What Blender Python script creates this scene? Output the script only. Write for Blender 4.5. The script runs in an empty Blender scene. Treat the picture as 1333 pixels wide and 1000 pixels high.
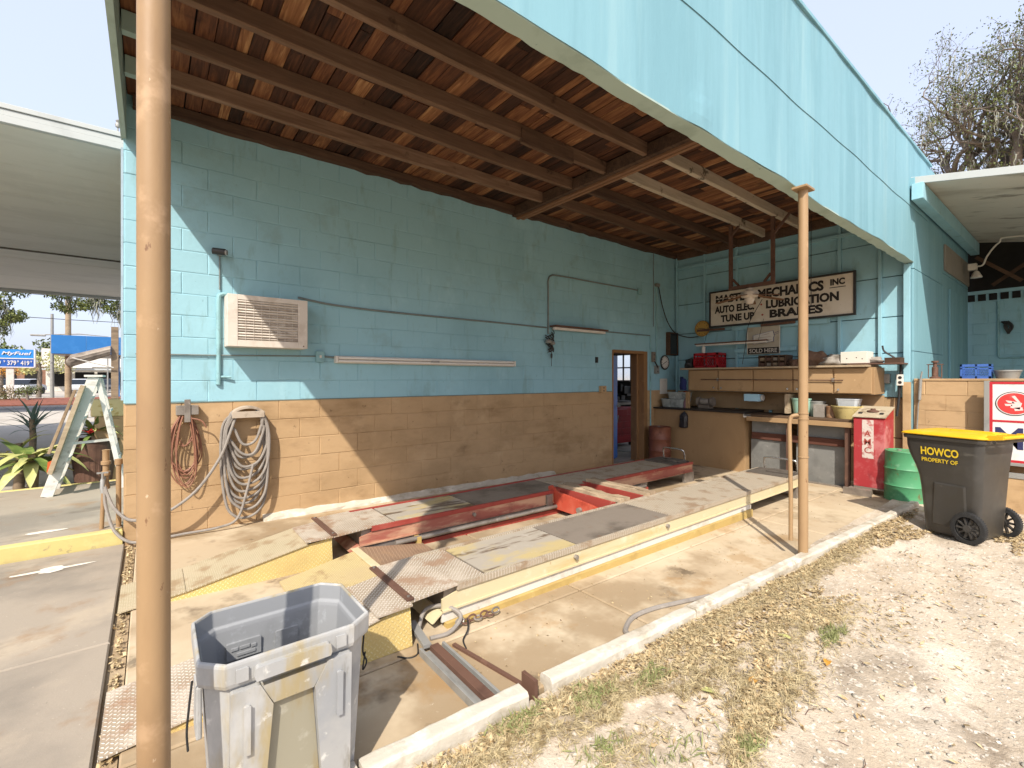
import bpy, bmesh, math, random
import numpy as np
from mathutils import Vector, Matrix
R = math.radians
random.seed(7)
rng = np.random.default_rng(7)
scene = bpy.context.scene
col = scene.collection

# ------------------------------------------------------------------ camera, sky, sun, exposure
cam_d = bpy.data.cameras.new('camera')
cam = bpy.data.objects.new('camera', cam_d); col.objects.link(cam)
cam.location = (0, 0, 1.5)
cam.rotation_euler = (R(90), 0, R(51.89 - 90))        # looks along (0.617, 0.787)
cam_d.sensor_width = 36.0
cam_d.lens = 36.0 * 602.0 / 1333.0
cam_d.shift_y = -7.0 / 1333.0
cam_d.clip_start = 0.05; cam_d.clip_end = 2000
scene.camera = cam

SUN = Vector((1.0, 1.0, -1.44)).normalized()         # the way the light travels
elev = math.asin(-SUN.z)
world = bpy.data.worlds.new('World'); scene.world = world; world.use_nodes = True
wn = world.node_tree.nodes; wl = world.node_tree.links
sky = wn.new('ShaderNodeTexSky'); sky.sky_type = 'NISHITA'; sky.sun_disc = False
sky.sun_elevation = elev
sky.sun_rotation = math.atan2(-SUN.x, -SUN.y)
sky.air_density = 1.0; sky.dust_density = 4.0; sky.ozone_density = 1.6; sky.altitude = 10
bg = wn['Background']; bg.inputs['Strength'].default_value = 0.15
veil = wn.new('ShaderNodeMix'); veil.data_type = 'RGBA'       # high thin cloud over the clear sky
veil.inputs[0].default_value = 0.72
wl.new(sky.outputs[0], veil.inputs[6]); veil.inputs[7].default_value = (2.75, 2.98, 3.7, 1)
wl.new(veil.outputs[2], bg.inputs[0])
sun_d = bpy.data.lights.new('sun', 'SUN'); sun_d.energy = 2.75; sun_d.angle = R(0.6); sun_d.color = (1.0, 0.93, 0.83)
sun = bpy.data.objects.new('sun', sun_d); col.objects.link(sun)
sun.rotation_euler = SUN.to_track_quat('-Z', 'Y').to_euler(); sun.location = (-6, -7, 12)
vs = scene.view_settings
vs.view_transform = 'Standard'; vs.look = 'None'; vs.gamma = 1; vs.use_curve_mapping = False
vs.exposure = 1.15
scene.cycles.use_denoising = True
scene.cycles.max_bounces = 7; scene.cycles.diffuse_bounces = 5
scene.cycles.caustics_reflective = False; scene.cycles.caustics_refractive = False

# ------------------------------------------------------------------ helpers
def S(h):                                              # '#rrggbb' in sRGB -> linear tuple
    h = h.lstrip('#'); o = []
    for i in (0, 2, 4):
        c = int(h[i:i+2], 16) / 255
        o.append(c / 12.92 if c <= .04045 else ((c + .055) / 1.055) ** 2.4)
    return tuple(o)

class NT:
    def __init__(s, name):
        s.m = bpy.data.materials.new(name); s.m.use_nodes = True
        s.n = s.m.node_tree.nodes; s.l = s.m.node_tree.links
        s.b = s.n['Principled BSDF']
    def node(s, t, **k):
        x = s.n.new(t)
        for a, v in k.items(): setattr(x, a, v)
        return x
    def put(s, sock, v):
        if isinstance(v, bpy.types.NodeSocket): s.l.new(v, sock)
        elif isinstance(v, (tuple, list)) and len(v) == 3 and sock.type == 'RGBA': sock.default_value = (*v, 1)
        else: sock.default_value = v
    def math(s, op, a, b=0.0, c=None):
        x = s.node('ShaderNodeMath', operation=op)
        s.put(x.inputs[0], a); s.put(x.inputs[1], b)
        if c is not None: s.put(x.inputs[2], c)
        return x.outputs[0]
    def mix(s, f, a, b, blend='MIX'):
        x = s.node('ShaderNodeMix', data_type='RGBA', blend_type=blend)
        s.put(x.inputs[0], f); s.put(x.inputs[6], a); s.put(x.inputs[7], b)
        return x.outputs[2]
    def pos(s, mode='world'):
        if mode == 'world': return s.node('ShaderNodeNewGeometry').outputs['Position']
        return s.node('ShaderNodeTexCoord').outputs['Object']
    def scale(s, v, sc, off=(0, 0, 0)):
        x = s.node('ShaderNodeMapping')
        s.l.new(v, x.inputs[0]); x.inputs['Scale'].default_value = sc if isinstance(sc, (tuple, list)) else (sc,)*3
        x.inputs['Location'].default_value = off
        return x.outputs[0]
    def noise(s, v, detail=4, rough=.6, dist=0):
        x = s.node('ShaderNodeTexNoise'); s.l.new(v, x.inputs['Vector'])
        x.inputs['Scale'].default_value = 1; x.inputs['Detail'].default_value = detail
        x.inputs['Roughness'].default_value = rough; x.inputs['Distortion'].default_value = dist
        return x.outputs[0]
    def ramp(s, v, lo, hi, a=1.0):
        x = s.node('ShaderNodeMapRange', interpolation_type='SMOOTHSTEP'); s.put(x.inputs[0], v)
        x.inputs[1].default_value = lo; x.inputs[2].default_value = hi
        x.inputs[3].default_value = 0; x.inputs[4].default_value = a
        return x.outputs[0]
    def bump(s, h, strength=.3, dist=.01):
        x = s.node('ShaderNodeBump'); s.put(x.inputs['Height'], h)
        x.inputs['Strength'].default_value = strength; x.inputs['Distance'].default_value = dist
        s.l.new(x.outputs[0], s.b.inputs['Normal'])

_seed = [0]
def pm(name, base, layers=(), rough=.75, bump=None, metal=0.0, mode='world', jitter=0.0, hue=0.0, spec=.4, rvar=.12):
    """procedural surface: a base colour, then noise-masked layers (colour, scale, lo, hi, amount)"""
    t = NT(name); p = t.pos(mode); c = base
    if jitter or hue:
        oi = t.node('ShaderNodeObjectInfo')
        h = t.node('ShaderNodeHueSaturation'); h.inputs['Color'].default_value = (*base, 1)
        t.put(h.inputs['Value'], t.math('MULTIPLY_ADD', oi.outputs['Random'], 2*jitter, 1 - jitter))
        if hue: t.put(h.inputs['Hue'], t.math('MULTIPLY_ADD', oi.outputs['Random'], 2*hue, .5 - hue))
        c = h.outputs[0]
    rr = None
    for L in layers:
        lc, sc, lo, hi, a = L[:5]
        _seed[0] += 1
        n = t.noise(t.scale(p, sc, (_seed[0]*3.7, _seed[0]*1.3, _seed[0]*2.1)), L[5] if len(L) > 5 else 5, .62, L[6] if len(L) > 6 else 0)
        f = t.ramp(n, lo, hi, a)
        c = t.mix(f, c, lc)
    t.put(t.b.inputs['Base Color'], c)
    n = t.noise(t.scale(p, 9), 3)
    t.put(t.b.inputs['Roughness'], t.math('MULTIPLY_ADD', n, 2*rvar, rough - rvar))
    t.b.inputs['Metallic'].default_value = metal
    t.b.inputs['Specular IOR Level'].default_value = spec
    if bump:
        bs, st, ds = bump
        t.bump(t.noise(t.scale(p, bs), 6, .65), st, ds)
    return t.m

def plate(name, base, raised, wear, k=26.0, rust=None, rot=0.785, rx=0.0):
    """diamond tread plate: alternating raised lozenges"""
    t = NT(name); p = t.pos()
    mp = t.node('ShaderNodeMapping'); t.l.new(p, mp.inputs[0])
    mp.inputs['Rotation'].default_value = (rx, 0, rot); mp.inputs['Scale'].default_value = (k, k, k)
    sx = t.node('ShaderNodeSeparateXYZ'); t.l.new(mp.outputs[0], sx.inputs[0])
    u, v = sx.outputs[0], sx.outputs[1]
    fu = t.math('SUBTRACT', t.math('FRACT', u), .5); fv = t.math('SUBTRACT', t.math('FRACT', v), .5)
    par = t.math('MODULO', t.math('ABSOLUTE', t.math('ADD', t.math('FLOOR', u), t.math('FLOOR', v))), 2.0)
    def loz(a, b):
        e = t.math('ADD', t.math('POWER', t.math('ABSOLUTE', t.math('DIVIDE', a, .46)), 2.0), t.math('POWER', t.math('ABSOLUTE', t.math('DIVIDE', b, .17)), 2.0))
        return t.ramp(e, 1.1, .45)
    h = t.math('ADD', t.math('MULTIPLY', loz(fu, fv), par), t.math('MULTIPLY', loz(fv, fu), t.math('SUBTRACT', 1.0, par)))
    c = t.mix(t.math('MULTIPLY', h, .85), base, raised)
    n1 = t.noise(t.scale(p, 3.2), 6); c = t.mix(t.ramp(n1, .42, .68, .8), c, wear)
    if rust: c = t.mix(t.ramp(t.noise(t.scale(p, (6, 5, 6), (5, 2, 9)), 6), .5, .66, .8), c, rust)
    t.put(t.b.inputs['Base Color'], c); t.b.inputs['Roughness'].default_value = .62
    t.bump(h, .7, .004)
    return t.m

OFF = {}                                               # world offset of each thing's origin
def thing(name, label, cat, loc=(0, 0, 0), rz=0.0, group=None):
    o = bpy.data.objects.new(name, None); col.objects.link(o); o.empty_display_size = .2
    o.location = loc; o.rotation_euler = (0, 0, rz)
    OFF[o] = Vector(loc)
    o['label'] = label; o['category'] = cat
    if group: o['group'] = group
    return o
def tag(o, label, cat, group=None):
    o['label'] = label; o['category'] = cat
    if group: o['group'] = group
    return o
def struct(o, kind='structure'):
    o['kind'] = kind; return o

class MB:
    def __init__(s): s.v = []; s.f = []; s.sm = []; s.mi = []; s.cur = 0
    def add(s, vs_, fs_, smooth=False):
        n = len(s.v); s.v += [tuple(v) for v in vs_]
        for f in fs_: s.f.append([i + n for i in f]); s.sm.append(smooth); s.mi.append(s.cur)
        return s
    def box(s, x0, x1, y0, y1, z0, z1):
        if x1 < x0: x0, x1 = x1, x0
        if y1 < y0: y0, y1 = y1, y0
        if z1 < z0: z0, z1 = z1, z0
        v = [(x, y, z) for x in (x0, x1) for y in (y0, y1) for z in (z0, z1)]
        return s.add(v, [(0, 1, 3, 2), (4, 6, 7, 5), (0, 4, 5, 1), (2, 3, 7, 6), (0, 2, 6, 4), (1, 5, 7, 3)])
    def beam(s, a, b, w, h, up=(0, 0, 1)):             # rectangular bar from a to b
        a, b = Vector(a), Vector(b); d = (b - a).normalized(); u = Vector(up)
        sd = d.cross(u)
        if sd.length < 1e-4: sd = d.cross(Vector((1, 0, 0)))
        sd.normalize(); u = sd.cross(d)
        v = []
        for q in (a, b):
            for i, j in ((-1, -1), (1, -1), (1, 1), (-1, 1)): v.append(q + sd*(i*w/2) + u*(j*h/2))
        return s.add(v, [(3, 2, 1, 0), (4, 5, 6, 7), (0, 1, 5, 4), (1, 2, 6, 5), (2, 3, 7, 6), (3, 0, 4, 7)])
    def loft(s, rings, cap0=True, cap1=True, smooth=False):
        n = len(rings[0]); v = [p for r in rings for p in r]; f = []
        for k in range(len(rings) - 1):
            for i in range(n):
                j = (i + 1) % n
                f.append((k*n + i, k*n + j, (k+1)*n + j, (k+1)*n + i))
        s.add(v, f, smooth)
        if cap0: s.add(rings[0], [tuple(range(n))[::-1]])
        if cap1: s.add(rings[-1], [tuple(range(n))])
        return s
    def tube(s, pts, r, n=8, caps=True):
        pts = [Vector(p) for p in pts]; rad = r if isinstance(r, (list, tuple)) else [r]*len(pts)
        d0 = (pts[1] - pts[0]).normalized()
        u = d0.cross(Vector((0, 0, 1)))
        if u.length < .05: u = d0.cross(Vector((1, 0, 0)))
        u.normalize(); rings = []
        for i, p in enumerate(pts):
            d = (pts[min(i+1, len(pts)-1)] - pts[max(i-1, 0)]).normalized()
            u = (u - d*u.dot(d)); u.normalize(); w = d.cross(u)
            rings.append([p + (u*math.cos(2*math.pi*k/n) + w*math.sin(2*math.pi*k/n))*rad[i] for k in range(n)])
        return s.loft(rings, caps, caps, True)
    def lathe(s, prof, c=(0, 0, 0), n=24, caps=True):
        rings = [[(c[0] + r*math.cos(2*math.pi*k/n), c[1] + r*math.sin(2*math.pi*k/n), c[2] + z) for k in range(n)] for r, z in prof]
        return s.loft(rings, caps, caps, True)
    def cyl(s, a, b, r, n=16): return s.tube([a, b], r, n)
    def prism(s, poly, d):                             # polygon of 3-D points pushed along d
        d = Vector(d); a = [Vector(p) for p in poly]; b = [p + d for p in a]
        return s.loft([a, b])
    def quad(s, *p): return s.add(p, [tuple(range(len(p)))])
    def mesh(s, name, mats, off=Vector((0, 0, 0))):
        me = bpy.data.meshes.new(name)
        me.from_pydata([tuple(Vector(v) - off) for v in s.v], [], s.f)
        for m in (mats if isinstance(mats, (list, tuple)) else [mats]): me.materials.append(m)
        me.polygons.foreach_set('use_smooth', s.sm); me.polygons.foreach_set('material_index', s.mi)
        bm = bmesh.new(); bm.from_mesh(me); bmesh.ops.recalc_face_normals(bm, faces=bm.faces); bm.to_mesh(me); bm.free()
        me.update(); return me
    def build(s, name, mats, parent=None, bevel=0.0, local=False, loc=None, sharp=True):
        off = Vector((0, 0, 0))
        if parent is not None and not local: off = OFF.get(parent, off)
        o0 = Vector(loc) if loc is not None else off   # loc: world position of this object's own origin
        me = s.mesh(name, mats, o0 if not local else (Vector(loc) if loc is not None else Vector((0, 0, 0))))
        o = bpy.data.objects.new(name, me); col.objects.link(o)
        if parent is not None: o.parent = parent
        if loc is not None: o.location = Vector(loc) - off
        OFF[o] = off if loc is None else Vector(loc)
        if bevel:
            b = o.modifiers.new('bevel', 'BEVEL'); b.width = bevel; b.segments = 2; b.limit_method = 'ANGLE'; b.angle_limit = R(40)
        if any(s.sm) and sharp:
            try: me.set_sharp_from_angle(angle=R(42))
            except Exception: pass
        return o
def box(name, mat, parent, b, bevel=.0, **k): return MB().box(*b).build(name, mat, parent, bevel, **k)
def one(name, mb, mat, label, cat, group=None, bevel=0.0, loc=None):
    return tag(mb.build(name, mat, None, bevel, loc=loc), label, cat, group)
def inst(src, parent, loc, rot=(0, 0, 0), name=None, mesh=None):
    o = bpy.data.objects.new(name or src.name, mesh or src.data); col.objects.link(o)
    o.parent = parent; o.location = loc; o.rotation_euler = rot
    return o
def copy_tree(o, parent=None):
    c = o.copy(); col.objects.link(c); c.parent = parent
    for ch in list(o.children): copy_tree(ch, c)
    return c
def text(name, s, mat, parent, org, right, up, width, height, weight=.0, depth=.002, shear=0.0, local=False):
    """lettering as a thin mesh; org = lower-left corner, fitted to width x height"""
    cu = bpy.data.curves.new(name, 'FONT'); cu.body = s; cu.extrude = 0.0; cu.offset = weight; cu.shear = shear; cu.resolution_u = 3
    o = bpy.data.objects.new('tmp', cu); col.objects.link(o)
    dg = bpy.context.evaluated_depsgraph_get(); me = o.evaluated_get(dg).to_mesh()
    vs_ = [v.co.copy() for v in me.vertices]; fs_ = [tuple(p.vertices) for p in me.polygons]
    o.evaluated_get(dg).to_mesh_clear(); bpy.data.objects.remove(o); bpy.data.curves.remove(cu)
    x0 = min(v.x for v in vs_); x1 = max(v.x for v in vs_); y0 = min(v.y for v in vs_); y1 = max(v.y for v in vs_)
    org, right, up = Vector(org), Vector(right).normalized(), Vector(up).normalized(); nrm = right.cross(up)
    P = [org + right*((v.x - x0)/(x1 - x0)*width) + up*((v.y - y0)/(y1 - y0)*height) + nrm*depth for v in vs_]
    mb = MB(); mb.add(P, fs_)
    return mb.build(name, mat, parent, local=local)
def smooth_path(pts, n=6):                             # Catmull-Rom
    p = [Vector(q) for q in pts]; p = [p[0]*2 - p[1]] + p + [p[-1]*2 - p[-2]]; o = []
    for i in range(1, len(p) - 2):
        for k in range(n):
            t = k/n
            o.append(.5*((2*p[i]) + (p[i+1]-p[i-1])*t + (2*p[i-1]-5*p[i]+4*p[i+1]-p[i+2])*t*t + (3*p[i]-p[i-1]-3*p[i+1]+p[i+2])*t**3))
    o.append(p[-2]); return o
def cloud_mesh(name, V, F, mat, parent=None, mi=None, mats=None):
    me = bpy.data.meshes.new(name); V = np.asarray(V, np.float32); F = np.asarray(F, np.int32); k = F.shape[1]
    me.vertices.add(len(V)); me.vertices.foreach_set('co', V.ravel())
    me.loops.add(F.size); me.loops.foreach_set('vertex_index', F.ravel())
    me.polygons.add(len(F)); me.polygons.foreach_set('loop_start', np.arange(0, F.size, k, dtype=np.int32))
    for m in (mats or [mat]): me.materials.append(m)
    if mi is not None: me.polygons.foreach_set('material_index', np.asarray(mi, np.int32))
    me.update(); me.validate()
    o = bpy.data.objects.new(name, me); col.objects.link(o)
    if parent is not None: o.parent = parent
    return o
def cards(C, size, aspect=.5, flat=0.0, bend=.0):
    """one little bent quad per centre, random orientation; flat=1 lies on the ground"""
    n = len(C); a = rng.uniform(0, 2*np.pi, n); tl = rng.normal(0, 1, n)*(1 - flat)*1.2 + rng.normal(0, .18, n)
    d = np.stack([np.cos(a)*np.cos(tl), np.sin(a)*np.cos(tl), np.sin(tl)], 1)
    r = rng.normal(0, 1, (n, 3)); r[:, 2] *= (1 - flat) + .25
    w = np.cross(d, np.where(rng.random((n, 1)) < flat, np.array([[0, 0, 1.]]) + r*.22, r)); w /= np.linalg.norm(w, axis=1, keepdims=True) + 1e-9
    L = (size*rng.uniform(.6, 1.3, n))[:, None] if np.ndim(size) == 0 else size[:, None]
    V = np.stack([C - d*L/2, C + w*L*aspect/2, C + d*L/2, C - w*L*aspect/2], 1).reshape(-1, 3)
    F = np.arange(4*n).reshape(n, 4)
    return V, F

# ------------------------------------------------------------------ materials
BLUE = S('#92bdc9'); TAN = S('#b3956f')
blue = pm('blue wall paint', BLUE, [(S('#84aeb9'), (1.1, 1.1, .8), .45, .7, .7), (S('#a6cdd7'), (2, 2, 1.2), .55, .75, .5), (S('#7a9a9a'), (6, 6, 1.6), .56, .70, .45), (S('#7b9492'), (2.2, 2.2, 2.2), .56, .74, .4), (S('#4c6668'), 22, .66, .74, .55)], .72, ((17, 17, 17), .45, .006))
tanp = pm('tan wall paint', TAN, [(S('#a08460'), (1.6, 1.6, 2.4), .45, .68, .7), (S('#c2a681'), 2.6, .56, .72, .5), (S('#80633f'), (1.1, 1.1, 3.0), .48, .74, .6), (S('#6a5236'), (2.6, 2.6, 5), .56, .76, .4), (S('#4a3622'), 11, .66, .74, .6), (S('#d9c9ae'), 34, .72, .76, .5)], .72, ((17, 17, 17), .45, .006))
fasc = pm('blue sheet paint', S('#7aa5b0'), [(S('#6d98a3'), (3.2, 1, .25), .44, .64, .8), (S('#8fb3b9'), (5, 1, .35), .52, .72, .5), (S('#6f959c'), (11, 1, .5), .58, .76, .4), (S('#7a9fa6'), (.7, .7, .7), .55, .75, .35), (S('#4f7478'), (18, 18, 8), .71, .77, .5)], .6, ((3, 3, 1.2), .18, .03))
soff = pm('grey green soffit paint', S('#9fb3ab'), [(S('#86988f'), 3, .5, .7, .6), (S('#56605a'), 22, .68, .76, .6)], .7)
postm = pm('tan post paint', S('#997d5b'), [(S('#84684c'), (2, 2, 1), .5, .7, .6), (S('#c0a07e'), 6, .58, .72, .5), (S('#6b4a33'), (16, 16, 9), .66, .70, .8), (S('#c9b498'), (30, 30, 18), .68, .72, .7), (S('#7d6347'), (3, 3, .8), .56, .72, .5)], .55, ((26, 26, 12), .35, .003))
conc = pm('bay concrete', S('#b3a084'), [(S('#c6b79c'), .9, .42, .66, .75), (S('#8a7558'), 1.1, .48, .64, .75), (S('#5f4f3b'), 1.9, .56, .70, .7), (S('#94703f'), 2.1, .56, .68, .5), (S('#4a3d2e'), 3.4, .64, .72, .6), (S('#cfc6b2'), 30, .66, .74, .35), (S('#4b4033'), 60, .7, .76, .4)], .86, ((60, 60, 60), .35, .003))
conc2 = pm('driveway concrete', S('#9a8f80'), [(S('#7f776c'), (.8, .8, 1), .42, .62, .85), (S('#b3a48e'), 1.5, .54, .72, .6), (S('#8c6f50'), 2.2, .56, .70, .6), (S('#5d5347'), (1.2, 2.4, 1), .57, .70, .6), (S('#d0c4b0'), 50, .66, .72, .4), (S('#4f463a'), 40, .7, .76, .5)], .88, ((70, 70, 70), .4, .003))
conc3 = pm('forecourt concrete', S('#aca498'), [(S('#938a7d'), .25, .45, .65, .7), (S('#bdb6aa'), 1.2, .5, .7, .5), (S('#776c5e'), 2.5, .64, .76, .4)], .88, ((40, 40, 40), .3, .003))
curbm = pm('white washed curb', S('#bdb5a5'), [(S('#988b75'), (3, 3, 6), .48, .66, .8), (S('#e0dacd'), 7, .5, .68, .6), (S('#6b5f4c'), 16, .66, .75, .6)], .9, ((38, 38, 38), .7, .006))
yelcurb = pm('yellow curb paint', S('#c8b878'), [(S('#b9a670'), 4, .5, .7, .6), (S('#9a8a68'), 13, .60, .70, .8), (S('#d3c487'), 6, .55, .7, .5)], .8, ((40, 40, 40), .4, .004))
sandm = pm('pale sand and shell', S('#bdae99'), [(S('#a8967e'), .9, .45, .65, .7), (S('#cfc3b2'), 2.2, .48, .68, .7), (S('#857562'), 3.2, .54, .68, .7), (S('#7a6d5d'), (1.1, 1.1, 1), .56, .68, .5), (S('#ddd4c6'), 28, .56, .66, .7), (S('#5f5344'), 40, .60, .70, .7), (S('#8f826f'), (.5, 2.8, 1), .58, .72, .4)], .95, ((46, 46, 46), .9, .012))
groundm = pm('dry soil', S('#a08c70'), [(S('#8a7656'), .2, .45, .65, .7), (S('#b5a488'), 1.2, .5, .7, .6)], .95, ((8, 8, 8), .6, .02))
asph = pm('asphalt', S('#4a4a4c'), [(S('#5c5b5a'), .6, .5, .7, .6)], .9)
mulch = pm('red mulch', S('#7c4c3c'), [(S('#53332a'), 3, .5, .7, .7), (S('#966353'), 9, .55, .7, .6)], .95, ((12, 12, 12), .8, .03))
hole = pm('dark void', (.012, .011, .010), rough=.9)

def woodmat(name, stops, along=(1, 14, 14), rough=.8, extra=()):
    t = NT(name); p = t.pos('world'); oi = t.node('ShaderNodeObjectInfo')
    cr = t.node('ShaderNodeValToRGB'); e = cr.color_ramp.elements
    while len(e) < len(stops): e.new(.5)
    for i, c in enumerate(stops): e[i].position = i/(len(stops)-1); e[i].color = (*c, 1)
    off = t.node('ShaderNodeVectorMath', operation='SCALE'); off.inputs[0].default_value = (13.1, 7.7, 5.3)
    t.l.new(t.math('MULTIPLY', oi.outputs['Random'], 37.0), off.inputs['Scale'])
    ad = t.node('ShaderNodeVectorMath', operation='ADD'); t.l.new(t.scale(p, along), ad.inputs[0]); t.l.new(off.outputs[0], ad.inputs[1])
    g = t.noise(ad.outputs[0], 6, .6, 1.4)
    ad2 = t.node('ShaderNodeVectorMath', operation='ADD'); t.l.new(t.scale(p, tuple(.16*a + .25 for a in along)), ad2.inputs[0]); t.l.new(off.outputs[0], ad2.inputs[1])
    g2 = t.noise(ad2.outputs[0], 4, .6)
    f = t.math('ADD', t.math('MULTIPLY', oi.outputs['Random'], .62), t.math('MULTIPLY_ADD', g, .9, -.26))
    f = t.math('ADD', f, t.math('MULTIPLY_ADD', g2, .8, -.40))
    t.l.new(f, cr.inputs[0]); c = cr.outputs[0]
    for lc, sc, lo, hi, a in extra: c = t.mix(t.ramp(t.noise(t.scale(p, sc), 5), lo, hi, a), c, lc)
    t.put(t.b.inputs['Base Color'], c); t.b.inputs['Roughness'].default_value = rough; t.b.inputs['Specular IOR Level'].default_value = .3
    t.bump(g, .45, .006)
    return t.m
board_m = woodmat('old roof boards', [S('#1a120f'), S('#34221a'), S('#4d3123'), S('#6a442e'), S('#8a6040'), S('#b58c62')], (26, 2.0, 12), extra=[(S('#1b110e'), (3, 3, 3), .6, .75, .7)])
joist_m = woodmat('dark joist timber', [S('#3b2b23'), S('#584436'), S('#715846'), S('#8d735f')], (1.6, 22, 22), extra=[(S('#9d8066'), (2, 6, 6), .66, .74, .5), (S('#211713'), 5, .62, .74, .6)])
joist_pale = woodmat('weathered joist timber', [S('#857867'), S('#a39684'), S('#bbae9b'), S('#ccc1af')], (1.6, 20, 20), extra=[(S('#332a22'), (6, 6, 6), .58, .68, .8)])
ply = woodmat('tan painted plywood', [S('#977a58'), S('#a28561'), S('#ad906c')], (5, 3, 1.2), .6, extra=[(S('#5f472d'), 3, .62, .76, .5), (S('#cfb28a'), 11, .66, .74, .4)])
oldwood = woodmat('grey weathered wood', [S('#5d5043'), S('#85735e'), S('#a18e74'), S('#b7a68c')], (2, 14, 14))
oldwoodY = woodmat('grey weathered plank', [S('#6d5f50'), S('#8f7c66'), S('#aa967b'), S('#bfae94')], (18, 2, 14))
steel = pm('worn steel', S('#8c857c'), [(S('#6a625a'), 4, .45, .65, .7), (S('#a77f5e'), 7, .6, .72, .6), (S('#b8b1a6'), 9, .56, .7, .5)], .5, metal=.35)
darksteel = pm('oil stained steel plate', S('#8a7f73'), [(S('#5f564c'), 2.4, .45, .66, .8), (S('#8d8376'), 5, .55, .7, .6), (S('#7d5c41'), 9, .62, .72, .5)], .55, metal=.2)
rustplate = pm('rust and yellow plate', S('#a39a8c'), [(S('#b8a46c'), (2.0, 4, 1), .46, .62, .75), (S('#5a4532'), (1.6, 9, 1), .52, .62, .85), (S('#b8b0a3'), 8, .58, .70, .6)], .6)
chrome = pm('chromed rod', S('#c9c7c3'), [(S('#8d7e70'), 14, .62, .72, .6)], .25, metal=.9)
redp = pm('faded red paint', S('#963f35'), [(S('#ab5f52'), 2.2, .50, .70, .6), (S('#7a2a24'), 5, .54, .7, .6), (S('#caa08d'), (5, 5, 9), .64, .74, .55), (S('#43302a'), 12, .66, .75, .7)], .55)
redfade = pm('sun bleached red rail', S('#9a5a4c'), [(S('#c09a7c'), (1.2, 4, 5), .42, .58, .9), (S('#82463c'), 4, .55, .7, .7), (S('#4b362d'), 12, .66, .75, .7)], .6)
yelp = pm('faded yellow paint', S('#c6b894'), [(S('#b89f66'), (1, 4, 6), .52, .68, .6), (S('#d6cbb0'), 5, .55, .7, .6), (S('#8b6a49'), 11, .66, .74, .7)], .6)
yelbase = pm('yellow rail paint', S('#b59b5e'), [(S('#9c824e'), 4, .5, .68, .6), (S('#6d5230'), 12, .66, .75, .7), (S('#c9b47c'), 6, .56, .7, .5)], .6)
whitep = pm('chalky white paint', S('#cfcac0'), [(S('#b3aa9b'), 4, .5, .68, .7), (S('#8e7f6c'), 13, .66, .74, .6)], .6)
black = pm('black plastic', S('#2e2c2a'), [(S('#454340'), 4, .5, .7, .6)], .5)
rubber = pm('black rubber', S('#242424'), [(S('#3a3a39'), 20, .5, .7, .6)], .75)
metalgrey = pm('galvanised grey', S('#969590'), [(S('#7c7b77'), 5, .5, .7, .6), (S('#6b5f52'), 14, .66, .74, .5)], .5, metal=.3)
whitemet = pm('off white enamel', S('#d8d2c8'), [(S('#c2b8a9'), 4, .5, .7, .6), (S('#8d7b69'), 20, .68, .75, .6)], .5)
paper = pm('white card', S('#d2cdc2'), [(S('#b2aa9c'), 12, .58, .72, .5)], .9)
rustbrown = pm('rusty brown steel', S('#62473a'), [(S('#463128'), 4, .5, .68, .7), (S('#80604d'), 8, .56, .7, .6)], .65)
dmY = plate('yellow tread plate', S('#b3a070'), S('#d0c29c'), S('#b39f78'), 52, S('#8a6b49'))
dmG = plate('grey tread plate', S('#9b8c78'), S('#e2dbd0'), S('#bfb3a2'), 48, S('#94755b'))
dmG2 = plate('fine tread plate', S('#a0937f'), S('#d6ccbb'), S('#aa9c88'), 60, S('#8b7258'))
dmS = plate('yellow skirt plate', S('#c2aa68'), S('#d9ca98'), S('#b89f66'), 46, rx=R(90))

# ------------------------------------------------------------------ the setting: ground, floor, curbs
def fz(x): return -0.012*x                             # the bay floor falls away towards the back
def sheet(name, mat, x0, x1, y0, y1, zf, nx, ny):
    mb = MB(); xs = np.linspace(x0, x1, nx + 1); ys = np.linspace(y0, y1, ny + 1)
    v = [(x, y, zf(x, y)) for x in xs for y in ys]
    f = [(i*(ny+1)+j, (i+1)*(ny+1)+j, (i+1)*(ny+1)+j+1, i*(ny+1)+j+1) for i in range(nx) for j in range(ny)]
    mb.add(v, f, True); return struct(mb.build(name, mat, sharp=False))
def curbY(x): return 1.70 - 0.040*x                    # outer foot of the curb
MB().quad((-900, -900, -.34), (900, -900, -.34), (900, 900, -.34), (-900, 900, -.34)).build('ground', groundm)['kind'] = 'structure'
def sand_z(x, y):
    r = .012*math.sin(x*2.1 + y*1.3) + .008*math.sin(x*5.3 - y*4.1) + .006*math.sin(y*11 + 2*x) + .004*math.sin(17*x + 3*math.sin(9*y))*math.sin(13*y + 2)
    d = y - (.63 + .22*(x - 4.4)); t = 0.0                # wheel ruts
    if x > 1.0:
        for c_ in (0.0, -1.45): t += math.exp(-((d - c_)/.09)**2)*(1 + .25*math.sin(38*x)) - .5*math.exp(-((abs(d - c_) - .17)/.06)**2)
    e = curbY(x) - y
    return -.075 - .007*max(0, x) + r*.7 - .014*t + .055*math.exp(-(max(0, e)/.22)**1.5)
sheet('sand_yard', sandm, -9, 26, -9, 1.68, sand_z, 620, 210)

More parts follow.
